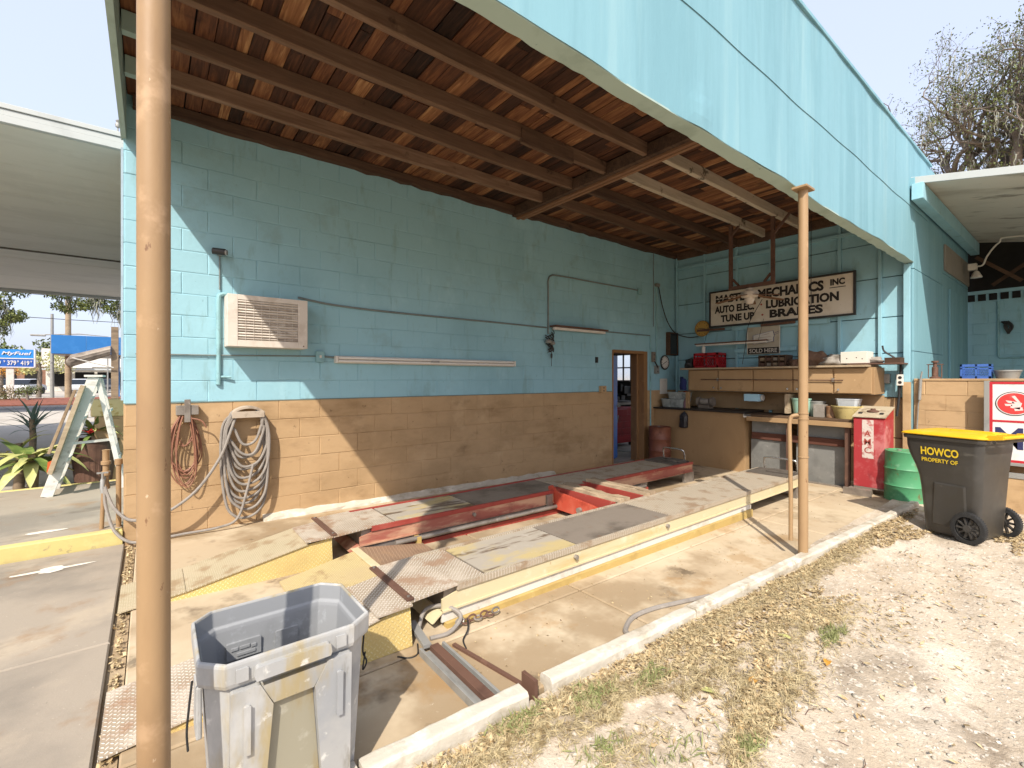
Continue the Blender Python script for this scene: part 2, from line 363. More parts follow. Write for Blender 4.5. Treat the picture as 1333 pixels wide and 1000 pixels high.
floor = thing('bay_floor', 'x', 'x'); del floor['label']; del floor['category']; floor['kind'] = 'structure'
def slab(x0, x1, y0, y1, m, parent, zt=fz, th=.25, g=.006, nm='slab'):
    mb = MB(); e = .008
    def P(x, y, d): return (x, y, zt(x) - d)
    ya, yb = (y0, y0) if y0 is not None else (curbY(x0) + .06, curbY(x1) + .06)
    ring = lambda i, d: [P(x0+i, ya+i, d), P(x1-i, yb+i, d), P(x1-i, y1-i, d), P(x0+i, y1-i, d)]
    mb.loft([ring(g, th), ring(g, e), ring(g+e, 0)], False, True)
    return mb.build(nm, m, parent)
for x0, x1 in ((-.10, 2.45), (2.45, 5.35), (5.35, 8.70)):
    slab(x0, x1, None, 2.33, conc, floor)
    slab(x0, x1, 2.33, 5.56, conc, floor)
MB().box(-.12, 8.7, 1.5, 5.6, -.34, -.155).build('joint_bed', groundm, floor)
drive = thing('driveway', 'x', 'x'); del drive['label']; del drive['category']; drive['kind'] = 'structure'
z0 = lambda x: 0.0
for y0, y1 in ((-6, .1), (.1, 3.48), (3.48, 5.49)):
    for x0, x1 in ((-9, -4.6), (-4.6, -.17)): slab(x0, x1, y0, y1, conc2, drive, z0)
MB().box(-9, -.1, -6, 5.6, -.34, -.03).build('joint_bed', groundm, drive)
walk = thing('walkway', 'x', 'x'); del walk['label']; del walk['category']; walk['kind'] = 'structure'
for x0, x1 in ((-12, -5.2), (-5.2, -2.6), (-2.6, -.19)): slab(x0, x1, 5.60, 8.24, conc2, walk, lambda x: .12, .4)
slab(-12, -.19, 5.50, 5.60, yelcurb, walk, lambda x: .125, .4, .002, 'painted_edge')
slab(-12, -.19, 8.24, 8.32, yelcurb, walk, lambda x: .125, .4, .002, 'painted_edge')
fore = thing('forecourt', 'x', 'x'); del fore['label']; del fore['category']; fore['kind'] = 'structure'
ys = [8.3, 12.5, 17, 22, 26, 30]
for y0, y1 in zip(ys, ys[1:]):
    for x0, x1 in ((-40, -9), (-9, -4), (-4, .6), (.6, 8)): slab(x0, x1, y0, y1, conc3, fore, z0, .3, .006)
MB().box(-40, 8, 8.2, 30, -.34, -.02).build('joint_bed', groundm, fore)
struct(MB().box(-160, 120, 30, 37, -.34, -.02).build('street', asph))
struct(MB().loft([[(-160, 37, -.3), (120, 37, -.3), (120, 37, .05), (-160, 37, .05)], [(-160, 39, -.3), (120, 39, -.3), (120, 39, .35), (-160, 39, .35)], [(-160, 46, -.3), (120, 46, -.3), (120, 46, .02), (-160, 46, .02)]]).build('mulch_bed', mulch))
struct(MB().box(-160, 120, 46, 140, -.34, .0).build('far_car_park', conc3))

# curb along the open side of the bay, in worn lengths
curb = thing('curb', 'x', 'x'); del curb['label']; del curb['category']; curb['kind'] = 'structure'
cuts = [-.3, .62, 1.40, 1.53, 2.75, 4.15, 5.5, 6.6, 7.55]
for i, (x0, x1) in enumerate(zip(cuts, cuts[1:])):
    if i == 2: continue                                # a length is broken out here
    mb = MB(); n = 10; rings = []
    for k in range(n + 1):
        x = x0 + .008 + (x1 - x0 - .016)*k/n; y = curbY(x); zb = fz(x); j = lambda a: random.uniform(-a, a)
        w = .095; h = .055
        rings.append([(x, y + j(.003), zb - .2), (x, y + .004 + j(.003), zb + h*.7 + j(.004)), (x, y + .016 + j(.004), zb + h + j(.003)), (x, y + w - .014 + j(.004), zb + h + j(.003)), (x, y + w + j(.003), zb + h*.75 + j(.004)), (x, y + w, zb - .2)])
    mb.loft(rings, smooth=False).build('curb_length', curbm, curb, .006)
box('curb_rebar', rustbrown, curb, (1.44, 1.46, 1.66, 1.76, -.05, .06))

# ------------------------------------------------------------------ block wall on the left of the bay
W = 5.52; CH = .2115; BL = .43; DX0, DX1, DZ = 6.66, 7.70, 2.03
bw = thing('block_wall', 'long painted concrete block wall, pale blue over tan, with a doorway', 'wall', (-.18, W, -.1))
core = MB()
for a, b, z_a, z_b, m in ((-.176, DX0, -.3, 1.268, 1), (DX1, 8.9, -.3, 1.268, 1), (-.176, DX0, 1.268, 4.2, 0), (DX1, 8.9, 1.268, 4.2, 0), (DX0, DX1, DZ, 4.2, 0)):
    core.cur = m; core.box(a, b, W + .005, W + .2, z_a, z_b)
core.build('wall_core', [blue, tanp], bw)
def block_mesh(L, H, m, var):
    mb = MB(); d = .014; e = random.choice([.002, .003, .005, .008]); j = lambda: random.uniform(-.0016, .0016)
    j = lambda: random.uniform(-.0022, .0022)
    def ring(i, y): return [(-L/2+i+j(), y, -H/2+i+j()), (L/2-i+j(), y, -H/2+i+j()), (L/2-i+j(), y, H/2-i+j()), (-L/2+i+j(), y, H/2-i+j())]
    mb.loft([ring(.003, d), ring(.0012, .0045), ring(e + .0012, 0.0)], False, True)
    return mb.mesh('block', m)
_bm = {}
def get_block(L, H, m):
    k = (round(L, 2), round(H, 2), m.name, random.randrange(6))
    if k not in _bm: _bm[k] = block_mesh(L, H, m, k[3])
    return _bm[k]
def lay_blocks(z_lo, z_hi, spans_at, paint_at, start=0.0):
    out = []; z = z_lo; r = 0
    while z < z_hi - .03:
        h = min(CH, z_hi - z); zc = z + h/2
        for a, b in spans_at(zc):
            x = math.floor((a - start)/BL)*BL + start - (BL/2 if r % 2 else 0)
            while x < b:
                u, v = max(a, x), min(b, x + BL)
                if v - u > .03: out.append(((u + v)/2, zc, v - u, h, paint_at(zc)))
                x += BL
        z += CH; r += 1
    return out
bl = lay_blocks(-.2115, 4.07, lambda z: [(-.18, DX0), (DX1, 8.69)] if z < DZ + .02 else [(-.18, 8.69)], lambda z: tanp if z < 1.268 else blue, -.18)
bl.sort(key=lambda q: -(q[2]*q[3])/((q[0] - 0)**2 + W**2 + (q[1] - 1.5)**2))
rest = MB()
for i, (x, z, L, H, m) in enumerate(bl):
    y = W + random.uniform(-.0018, .0018)
    if i < 300:
        o = bpy.data.objects.new('block', get_block(L, H, m)); col.objects.link(o); o.parent = bw
        o.location = Vector((x, y, z)) - OFF[bw]; o.rotation_euler = (random.uniform(-.004, .004), 0, random.uniform(-.003, .003))
    else:
        rest.cur = 0 if m is blue else 1
        def ring(i_, yy): return [(x-L/2+i_, yy, z-H/2+i_), (x+L/2-i_, yy, z-H/2+i_), (x+L/2-i_, yy, z+H/2-i_), (x-L/2+i_, yy, z+H/2-i_)]
        rest.loft([ring(.003, y+.014), ring(.003, y+.004), ring(.009, y)], False, True)
rest.build('far_blocks', [blue, tanp], bw)['kind'] = 'stuff'
mb = MB(); xs = np.linspace(.95, 5.2, 40)
mb.loft([[(x, W - .001, fz(x) - .02), (x, W - .05 - random.uniform(0, .03), fz(x) - .02), (x, W - .04 - random.uniform(0, .02), fz(x) + .02 + random.uniform(0, .015)), (x, W - .001, fz(x) + .055 + random.uniform(0, .02))] for x in xs])
mb.build('mortar_fillet', curbm, bw)
MB().box(-.178, 6.66, W - .006, W - .0005, 1.262, 1.272).build('paint_ledge', pm('paint edge', S('#6e7c74'), rough=.8), bw)
mb = MB()                                              # end face of the wall: block ends
for k in range(-1, 18): box('end_block', tanp if k*CH + CH/2 < 1.268 else blue, bw, (-.186, -.175, W + .004, W + .2, k*CH + .003, k*CH + CH - .003), .002)
box('flashing_strip', pm('grey blue metal strip', S('#9fb2bd'), [(S('#7c8a92'), 6, .5, .7, .6)], .5), bw, (-.205, -.188, W + .02, W + .06, 1.3, 3.62))
# door frame
df = thing('door_frame', 'tan painted timber door frame in the block wall', 'door frame', (DX1, W, -.1))
frm = pm('brown door frame paint', S('#8f6b45'), [(S('#6f5133'), (4, 4, 1), .5, .7, .7), (S('#a9855b'), 9, .58, .72, .5)], .6)
box('jamb', frm, df, (DX1 - .11, DX1 + .005, W - .012, W + .30, -.14, DZ), .004)
box('jamb', frm, df, (DX0 - .004, DX0 + .03, W - .008, W + .22, -.14, DZ), .004)
box('head', frm, df, (DX0 + .03, DX1 - .11, W - .01, W + .24, DZ - .05, DZ + .004), .004)
box('door_stop', frm, df, (DX1 - .15, DX1 - .11, W + .12, W + .16, -.14, DZ - .05), .003)
# workshop seen through the door
shop = thing('workshop_room', 'dim workshop interior seen through the doorway', 'room', (7, 7, -.12))
dk = pm('grimy workshop wall', S('#6b6a66'), [(S('#3d3b38'), 1.5, .45, .66, .8)], .85)
box('floor', conc2, shop, (4.5, 12, W + .2, 11.0, -.3, -.11))
mb = MB().box(4.5, 12, 11, 11.15, -.3, 3.2)
mb.box(4.35, 4.5, W + .2, 11.15, -.3, 3.2).box(12, 12.15, 8.8, 9.2, -.3, 3.2).box(12, 12.15, 9.85, 11.15, -.3, 3.2).box(12, 12.15, 9.2, 9.85, -.3, 1.4).box(12, 12.15, 9.2, 9.85, 2.3, 3.2).box(4.4, 12.1, W + .21, 11.15, 3.2, 3.3)  # end wall left partly open, out of view, to let daylight in
mb.build('wall', dk, shop)
MB().box(12.02, 12.06, 9.2, 9.85, 1.4, 1.45).box(12.02, 12.06, 9.2, 9.85, 2.25, 2.3).box(12.02, 12.06, 9.505, 9.545, 1.45, 2.25).box(12.022, 12.058, 9.2, 9.25, 1.45, 2.25).box(12.022, 12.058, 9.80, 9.85, 1.45, 2.25).box(12.024, 12.056, 9.25, 9.80, 1.83, 1.87).build('window_frame', whitep, shop)
gl = NT('old window glass'); gl.b.inputs['Base Color'].default_value = (.9, .93, .92, 1); gl.b.inputs['Roughness'].default_value = .25; gl.b.inputs['Transmission Weight'].default_value = 1; gl.b.inputs['IOR'].default_value = 1.1
for ya, yb in ((9.25, 9.505), (9.545, 9.80)):
    for za, zb in ((1.45, 1.83), (1.87, 2.25)): box('pane', gl.m, shop, (12.035, 12.043, ya, yb, za, zb))
bd = thing('blue_door', 'bright blue workshop door standing open inwards', 'door', (DX0 + .05, W + .25, -.1))
dblue = pm('bright blue door paint', S('#1f5fae'), [(S('#194c8c'), 5, .5, .7, .6)], .5)
MB().beam((DX0 + .06, W + .25, .935), (DX0 + .80, W + .56, .935), .045, 2.05).build('door_leaf', dblue, bd, .003)
MB().cyl((DX0 + .74, W + .50, .95), (DX0 + .77, W + .44, .95), .02).build('handle', metalgrey, bd)
tc = thing('tool_chest', 'red tool chest in the dim workshop behind the doorway', 'tool chest', (8.8, 7.2, -.1))
shred = pm('tool chest red', S('#a01d20'), [(S('#6c1416'), 3, .5, .7, .6)], .4)
box('body', shred, tc, (8.45, 9.25, 7.0, 7.7, -.02, .82), .01)
for k in range(5): box('drawer', shred, tc, (8.48, 9.22, 6.985, 7.0, .03 + k*.155, .17 + k*.155), .003)
box('tray', shred, tc, (8.3, 8.75, 6.8, 6.985, .62, .8), .01)
for k in range(4): MB().cyl((8.52 + (k % 2)*.66, 7.06 + (k//2)*.58, -.1), (8.52 + (k % 2)*.66, 7.06 + (k//2)*.58, -.01), .04).build('caster', rubber, tc)
en = thing('engine_stand', 'dark machine parts heaped on a stand in the workshop', 'machine', (10, 8.4, -.1))
for k in range(26):
    x, y, z = random.uniform(9.3, 10.9), random.uniform(8.0, 8.9), random.uniform(.95, 1.35)
    r = random.uniform(.05, .16); mb = MB()
    if k % 2: mb.cyl((x, y, z), (x + random.uniform(-.25, .25), y, z + random.uniform(-.2, .3)), r*.5, 10)
    else: mb.box(x - r, x + r, y - r, y + r, z - r, z + r*.6)
    mb.build('engine_part', black, en)
mb = MB().box(9.2, 11.1, 7.9, 9.0, .8, .86)
mb.build('top', darksteel, en)
for x in (9.25, 11.0):
    for y in (7.95, 8.95): box('leg', darksteel, en, (x, x + .05, y - .03, y + .02, -.11, .8))
one('workshop_cable', MB().tube(smooth_path([(8.4, 6.79, .66), (8.2, 6.7, .35), (8.0, 6.6, .02), (8.2, 6.5, -.095), (8.6, 6.4, -.1)]), .012), metalgrey, 'pale cable drooping from the red tool chest to the floor', 'cable')

# ------------------------------------------------------------------ back wall of the bay
B = 8.69
bk = thing('back_wall', 'pale blue boarded back wall of the bay with exposed studs', 'wall', (B, 3.6, -.13))
studs = [5.47, 4.86, 4.22, 3.62, 3.14, 2.58, 2.06]
edges = [5.52] + [(a + b)/2 for a, b in zip(studs[1:], studs[2:])][:0]
rows = [-.2, .62, 1.22, 1.88, 2.42, 3.02, 3.56, 4.10]
for k, (za, zb) in enumerate(zip(rows, rows[1:])):
    ysplit = [5.51] + ([3.62] if k % 2 else [4.22, 2.58]) + [1.76]
    for ya, yb in zip(ysplit, ysplit[1:]):
        mb = MB(); i = .003; e = .006
        mb.loft([[(B + .03, ya - i, za + i), (B + .03, yb + i, za + i), (B + .03, yb + i, zb - i), (B + .03, ya - i, zb - i)], [(B + random.uniform(0, .006), ya - i - e, za + i + e), (B + random.uniform(0, .006), yb + i + e, za + i + e), (B + random.uniform(0, .004), yb + i + e, zb - i - e), (B + random.uniform(0, .004), ya - i - e, zb - i - e)]], False, True)
        mb.build('wall_panel', tanp if zb < 1.3 else blue, bk)
box('backing', hole, bk, (B + .03, B + .12, 1.76, 5.72, -.3, 4.3))
for y in studs: box('stud', blue, bk, (B - .045, B - .0008, y - .022, y + .022, -.15, 4.0), .003)
box('top_plate', blue, bk, (B - .05, B - .001, 1.76, 5.45, 3.74, 3.80), .003)
box('rail', blue, bk, (B - .062, B - .047, 2.7, 4.3, 2.40, 2.48), .003)
box('rail', blue, bk, (B - .062, B - .047, 3.2, 4.25, 1.98, 2.05), .003)
# the corner column and the panel wall that runs on beyond it
FY = 1.66
cw = thing('corner_panel_wall', 'pale blue sheet panel wall beyond the bay corner', 'wall', (9, FY, -.14))
for xa, xb, za, zb in ((8.62, 10.55, 3.085, 4.80), (8.62, 10.55, 1.9, 3.075), (8.62, 10.55, -.3, 1.892), (10.56, 12.95, 3.30, 4.3), (10.56, 12.95, -.3, 3.29)):
    MB().box(xa, xb, FY - .001, FY + .03, za, zb).build('panel', fasc, cw, .003)
box('access_panel', fasc, cw, (11.0, 12.35, FY - .035, FY - .003, 1.5, 3.06), .004)
box('flashing_board', pm('old board', S('#8d867c'), [(S('#6f665c'), 3, .5, .7, .6)], .8), cw, (10.62, 12.9, FY - .03, FY - .003, 3.34, 3.78), .003)
box('column', blue, cw, (8.60, 8.84, FY + .035, FY + .115, 1.45, 3.16), .006)
box('column_foot', tanp, cw, (8.58, 8.80, FY + .03, FY + .12, -.2, 1.45), .006)
box('inner_side', blue, cw, (8.84, 8.95, FY + .03, FY + .12, -.2, 4.2))

# ------------------------------------------------------------------ bay roof: boards, joists, fascia
rf = thing('bay_roof', 'open timber roof of the bay with blue sheet fascia', 'roof', (4.3, 3.6, 4.0))
x = -.16
while x < 8.66:
    w = random.choice([.085, .11, .13, .14, .14, .15]); w = min(w, 8.68 - x)
    if w < .03: break
    cutY = [1.70, random.choice([2.84, 3.42, 3.99]), 5.70] if random.random() < .75 else [1.70, 5.70]
    for ya, yb in zip(cutY, cutY[1:]):
        dz = random.uniform(0, .010); i = .002
        mb = MB().box(x + i, x + w - i - random.choice([0, 0, .003, .008]), ya + .002, yb - .002, 4.11 + dz, 4.135 + dz)
        mb.build('roof_board', board_m, rf, loc=(x + w/2, (ya + yb)/2, 4.12))
    x += w
box('roof_deck', hole, rf, (-.2, 8.9, 1.68, 5.75, 4.15, 4.20))
def rough_joist(y, xa, xb, w, h, m, zt=4.109, nm='joist', sag=.0):
    mb = MB(); n = 18; rings = []
    for k in range(n + 1):
        t = k/n; xx = xa + (xb - xa)*t; j = lambda a=.0022: random.uniform(-a, a); dz = -sag*math.sin(math.pi*t); dy = .006*math.sin(t*7 + y*5)
        rings.append([(xx, y - w/2 + dy + j(), zt), (xx, y - w/2 + dy + j(), zt - h + dz + j() + .006), (xx, y - w/2 + .008 + dy + j(), zt - h + dz + j()), (xx, y + w/2 - .008 + dy + j(), zt - h + dz + j()), (xx, y + w/2 + dy + j(), zt - h + dz + j() + .006), (xx, y + w/2 + dy + j(), zt)])
    mb.loft(rings, smooth=False)
    return mb.build(nm, m, rf, loc=((xa + xb)/2, y, zt))
for i, y in enumerate((4.86, 4.28, 3.71, 3.13, 2.55, 2.0)):
    rough_joist(y, .0, 4.33, .062, .135, joist_m, sag=.012)
    m = joist_pale if i in (2, 3) else joist_m
    rough_joist(y - .06, 4.55, 8.60 if i not in (2, 3) else 8.45, .062, .135, m)
    box('joist_end', soff, rf, (-.155, -.002, y - .034, y + .034, 3.955, 4.1), .003)
rough_joist(3.68, 3.0, 3.75, .045, .15, joist_m, 4.07)  # spliced repair
box('beam', joist_pale if False else joist_m, rf, (4.33, 4.40, 1.80, 5.515, 3.955, 4.10), .004)
beam2 = woodmat('lighter beam timber', [S('#6e4f3c'), S('#8d6a50'), S('#a27e61')], (20, 2, 20))
box('beam', beam2, rf, (4.402, 4.455, 1.80, 5.51, 3.93, 4.10), .004)
box('beam', beam2, rf, (4.50, 4.548, 1.80, 5.51, 3.945, 4.10), .004)
mb = MB(); rings = []; n = 60                          # rotten ledger along the block wall
for k in range(n + 1):
    xx = -.12 + 8.8*k/n; j = random.uniform(0, .022)
    rings.append([(xx, W - .07, 4.10), (xx, W - .07 + random.uniform(0, .006), 3.985 + j), (xx, W - .004, 3.975 + j*1.2), (xx, W - .004, 4.10)])
mb.loft(rings).build('ledger', joist_m, rf)
box('ledger', joist_m, rf, (8.62, 8.688, 1.80, 5.44, 3.96, 4.10), .004)
# fascia along the open side
def wav(x): return .008*math.sin(x*1.9 + .4) + .004*math.sin(x*4.7) + .002*math.sin(x*11) + .012*math.exp(-((x - 4.3)/.25)**2)
def fasc_panel(xa, xb, za, zb, wavy, nm='fascia_sheet'):
    mb = MB(); n = max(6, int((xb - xa)*12)); m_ = 10; v = []; f = []
    for i in range(n + 1):
        x = xa + (xb - xa)*i/n
        for k in range(m_ + 1):
            t = k/m_; z = za + (zb - za)*t + (wav(x)*(1 - t) if wavy else 0)
            y = FY - (0 if wavy else .006) - .004*math.sin(x*2.3 + z*1.7) - .003*math.sin(x*6.1 - z) - (.012*math.exp(-((x - 2.9)/.12)**2 - ((z - za - .1)/.1)**2) if wavy else 0)
            v.append((x, y, z))
    for i in range(n):
        for k in range(m_): f.append((i*(m_+1)+k, (i+1)*(m_+1)+k, (i+1)*(m_+1)+k+1, i*(m_+1)+k+1))
    mb.add(v, f, False); o = mb.build(nm, fasc, rf, sharp=False)
    s = o.modifiers.new('thick', 'SOLIDIFY'); s.thickness = .004; s.offset = 0
    return o
for xa, xb in ((-.20, 8.60),): fasc_panel(xa, xb, 3.18, 3.932, True)
for xa, xb in ((-.20, 9.6),): fasc_panel(xa, xb, 3.920, 4.80, False)
mb = MB(); xs = np.linspace(-.2, 8.62, 120)
mb.add([p for x in xs for p in ((x, FY + .002, 3.176 + wav(x)), (x, FY + .105 + random.uniform(-.008, .008), 3.168 + wav(x)*.5))], [(2*i, 2*i+2, 2*i+3, 2*i+1) for i in range(119)])
o = mb.build('soffit', soff, rf); s = o.modifiers.new('thick', 'SOLIDIFY'); s.thickness = .012
box('inner_sheathing', board_m, rf, (-.16, 8.6, FY + .07, FY + .095, 3.20, 4.105))
MB().box(-.22, 9.62, FY - .03, FY + .12, 4.80, 4.84).build('coping', fasc, rf, .005)
box('rake_board', soff, rf, (-.205, -.165, FY + .01, 5.58, 3.70, 4.22), .003)
box('rake_trim', pm('dark trim', S('#4d5753'), rough=.7), rf, (-.225, -.206, FY + .01, 5.60, 3.96, 4.24), .003)

# posts
def post(x, y, label, extra=False):
    zb = fz(x) if x > 0 else 0
    t = thing('steel_post', label, 'post', (x, y, zb), group='posts carrying the bay roof')
    MB().tube([(x, y, zb), (x, y, zb + 1), (x, y, 2), (x, y, 3.15)], .038, 28).build('shaft', postm, t)
    MB().box(x - .09, x + .09, y - .06, y + .06, 3.135, 3.155).build('cap_plate', postm, t, .003)
    if extra:
        MB().tube(smooth_path([(x + .02, y - .03, 1.17), (x - .03, y + .05, 1.18), (x - .055, y + .085, 1.13), (x - .055, y + .085, .9), (x - .05, y + .08, .5), (x - .05, y + .08, zb + .14)], 5), .017, 10).build('side_pipe', postm, t)
        for z in (1.2, 1.15, .82): MB().lathe([(.039, -.006), (.043, -.004), (.043, .004), (.039, .006)], (x, y, z), 24, False).build('strap', postm, t)
    return t
post(.010, 1.62, 'thick tan painted steel post nearest the trash can, cropped by the frame')
post(4.47, 1.60, 'tan painted steel post standing at the white curb with a side pipe', True)

# ------------------------------------------------------------------ things on the block wall
ac = thing('air_conditioner', 'cream window air conditioner with dusty louvred grille on the blue wall', 'air conditioner', (.97, W, 1.82))
acm = pm('aged cream enamel', S('#cfc6ba'), [(S('#b8ab9c'), 4, .48, .68, .7), (S('#ddd6cc'), 9, .55, .7, .6), (S('#8a6f58'), 26, .68, .75, .6)], .6)
coil = pm('dirty coil', S('#a79d92'), [(S('#d2cac0'), (7, 7, 12), .5, .64, .8), (S('#6f645a'), (4, 4, 30), .55, .68, .7)], .7, ((60, 60, 60), .6, .004))
box('case', acm, ac, (.60, 1.34, W - .235, W - .002, 1.82, 2.335), .006)
mb = MB().box(.60, .69, W - .25, W - .236, 1.82, 2.335).box(1.245, 1.34, W - .25, W - .236, 1.82, 2.335).box(.69, 1.245, W - .25, W - .236, 1.82, 1.885).box(.69, 1.245, W - .25, W - .236, 2.285, 2.335)
mb.build('front_frame', acm, ac, .003)
box('coil', coil, ac, (.69, 1.245, W - .2365, W - .2355, 1.885, 2.285))
for k in range(15):
    z = 1.90 + k*.0265
    MB().beam((.692, W - .243, z), (1.243, W - .243, z), .011, .013, (0, .6, .8)).build('louvre', acm if k % 3 else coil, ac)
for k in range(7): box('grille_bar', acm, ac, (.755 + k*.072, .758 + k*.072, W - .2525, W - .2505, 1.885, 2.285))
MB().cyl((1.30, W - .252, 1.845), (1.30, W - .25, 1.845), .007).build('screw', rustbrown, ac)

def shop_light(x0, x1, y, z, label, h=.085):
    t = thing('fluorescent_light', label, 'light fixture', ((x0 + x1)/2, y, z), group='fluorescent fixtures')
    MB().box(x0, x1, y - .055, y, z, z + h).build('housing', whitemet, t, .006)
    for k in range(2):
        zz = z + h*.28 + k*h*.44
        MB().tube([(x0 + .03, y - .075, zz), (x1 - .03, y - .075, zz)], .0155, 10).build('tube', pm('tube glass', S('#dcd9d2'), rough=.3), t)
    for xx in (x0, x1 - .025): box('end_cap', whitemet, t, (xx, xx + .025, y - .094, y - .056, z + .004, z + h - .004), .002)
    box('starter_cover', metalgrey, t, ((x0+x1)/2 - .1, (x0+x1)/2 + .02, y - .0945, y - .0915, z + .03, z + .055))
shop_light(1.69, 4.33, W - .002, 1.68, 'long white twin tube fluorescent fixture low on the blue wall')
l2 = thing('fluorescent_light', 'short brown topped fluorescent fixture on the wall near the doorway', 'light fixture', (5.7, W, 2.28), group='fluorescent fixtures')
box('reflector', rustbrown, l2, (5.10, 6.37, W - .16, W - .003, 2.335, 2.36), .004)
box('housing', whitemet, l2, (5.12, 6.35, W - .11, W - .05, 2.29, 2.333), .006)
cond = pm('painted conduit', S('#86b0b6'), [(S('#6c8b8f'), 8, .5, .7, .7), (S('#9aa19f'), 16, .6, .7, .6)], .6)
gcond = pm('dull grey conduit', S('#77807f'), [(S('#5a6160'), 9, .5, .7, .6)], .6)
def pipe(name, pts, r, mat, label, n=8, cat='conduit'): return one(name, MB().tube(pts, r, n), mat, label, cat, 'conduits on the block wall' if cat == 'conduit' else None)
y = W - .014
pipe('conduit', smooth_path([(1.30, y, 2.40), (1.7, y, 2.355), (2.4, y, 2.335), (3.4, y, 2.33), (4.3, y, 2.325), (5.02, y, 2.32)]), .012, gcond, 'grey cable run sagging from the air conditioner to the small light fixture')
pipe('conduit', smooth_path([(5.06, y, 2.22), (5.06, y, 2.9), (5.06, y, 3.08), (5.13, y, 3.17), (5.3, y, 3.19), (6.2, y, 3.195), (7.40, y, 3.20)], 5), .013, gcond, 'grey conduit rising then turning right across the upper blue wall')
one('junction_box', MB().box(7.38, 7.48, W - .05, W - .002, 3.12, 3.23), cond, 'small pale box ending the upper conduit on the blue wall', 'junction box', bevel=.003)
pipe('conduit', [(6.37, y, 2.345), (7.78, y, 2.35)], .010, gcond, 'thin conduit running right from the short fixture above the doorway')
pipe('conduit', [(7.80, y, 2.35), (7.80, y, 1.6), (7.80, y, .55)], .014, cond, 'pale blue conduit dropping down the right side of the doorway')
pipe('conduit', [(7.80, y, .55), (7.80, y, .12)], .017, whitep, 'short white pipe end beside the rusty drum')
pipe('conduit', [(7.90, y, 4.0), (7.90, y, 2.54)], .007, gcond, 'thin dark rod hanging high near the wall corner')
pipe('conduit', [(8.0, y, 3.36), (8.0, y, 1.72)], .014, cond, 'pale blue conduit beside the round white clock')
one('junction_box', MB().box(7.95, 8.06, W - .06, W - .003, 3.34, 3.40), metalgrey, 'little grey box on top of the conduit by the corner', 'junction box', bevel=.003)
pipe('cable', smooth_path([(8.05, W - .03, 3.34), (8.12, W - .07, 2.95), (8.26, W - .11, 2.62), (8.42, W - .18, 2.42), (8.5, W - .4, 2.33), (8.55, W - .6, 2.33)]), .011, rubber, 'black cable sagging from the corner conduit past the dark framed box', cat='cable')
pipe('conduit', smooth_path([(.62, y, 2.36), (.575, y, 2.35), (.55, y, 2.28), (.55, y, 1.8), (.55, y, 1.55)], 4), .021, cond, 'pale blue pipe dropping left of the air conditioner')
one('pipe_tee', MB().tube([(.55, y, 1.56), (.55, y, 1.44)], .024, 10).tube([(.55, y, 1.52), (.66, y - .02, 1.515)], .012, 8), cond, 'pipe tee stub under the air conditioner', 'pipe fitting')
pipe('conduit', [(.56, y, 2.76), (.56, y, 2.40)], .007, gcond, 'thin cable dropping from the wall camera')
pipe('conduit', [(-.1, y, 1.73), (.5, y, 1.735), (1.49, y, 1.755)], .007, gcond, 'thin grey cable running left from the square switch box')
pipe('conduit', [(1.57, y, 1.755), (1.69, y, 1.745)], .012, gcond, 'short conduit between switch box and long light')
sb = thing('switch_box', 'small square pale blue switch box beside the long light', 'switch', (1.53, W, 1.70))
box('box', cond, sb, (1.485, 1.575, W - .05, W - .002, 1.69, 1.81), .004)
box('toggle', whitemet, sb, (1.52, 1.54, W - .058, W - .05, 1.735, 1.765))
cm = thing('wall_camera', 'small dark bullet camera high on the blue wall', 'camera', (.56, W, 2.76))
MB().cyl((.56, W - .002, 2.77), (.56, W - .05, 2.77), .03).build('base', metalgrey, cm)
MB().tube([(.50, W - .05, 2.775), (.60, W - .10, 2.765)], .033, 16).build('body', black, cm)
MB().tube([(.60, W - .10, 2.765), (.615, W - .107, 2.7635)], .026, 16).build('lens', metalgrey, cm)
oo = thing('wall_outlet_cluster', 'tangled old sockets and pull cord below the conduit joint', 'socket', (5.06, W, 2.05))
mb = MB()
for k in range(16):
    a = random.uniform(-.09, .09); z = 2.12 + random.uniform(-.08, .2); mb.tube(smooth_path([(5.06 + a, W - .03, z), (5.06 + a*.5 + .04, W - .07, z - .08), (5.06 + random.uniform(-.08, .1), W - .04, z - .13)], 3), .008, 5)
mb.build('wires', black, oo)
mb = MB(); mb.lathe([(.0, -.03), (.05, -.02), (.06, 0), (.045, .03), (0, .04)], (5.02, W - .07, 2.09), 12, False); mb.lathe([(.0, -.03), (.04, -.02), (.05, 0), (.035, .03), (0, .04)], (5.11, W - .06, 2.07), 12, False)
mb.build('sockets', metalgrey, oo)
MB().tube([(5.10, W - .05, 2.05), (5.10, W - .05, 1.70)], .004, 5).lathe([(.001, 0), (.014, .02), (.016, .07), (.001, .10)], (5.10, W - .05, 1.82), 8, False).build('pull_cord', black, oo)
def plug_box(x, z, w, h, label, m, d=.04):
    t = thing('socket_plate', label, 'socket', (x, W, z)); box('plate', m, t, (x - w/2, x + w/2, W - d, W - .002, z - h/2, z + h/2), .003)
    for k in (-1, 1): box('slot', black, t, (x - .012, x + .012, W - d - .002, W - d + .001, z + k*h*.22 - .012, z + k*h*.22 + .012))
plug_box(6.36, 1.31, .14, .12, 'tan double socket box at the paint line left of the doorway', tanp, .06)
plug_box(6.22, 1.83, .05, .10, 'tiny dark switch on the blue wall left of the doorway', black, .03)
plug_box(7.87, 1.93, .10, .20, 'dirty switch plate right of the doorway', darksteel, .05)
plug_box(7.98, 1.68, .11, .16, 'grey socket box under the round clock', metalgrey, .06)
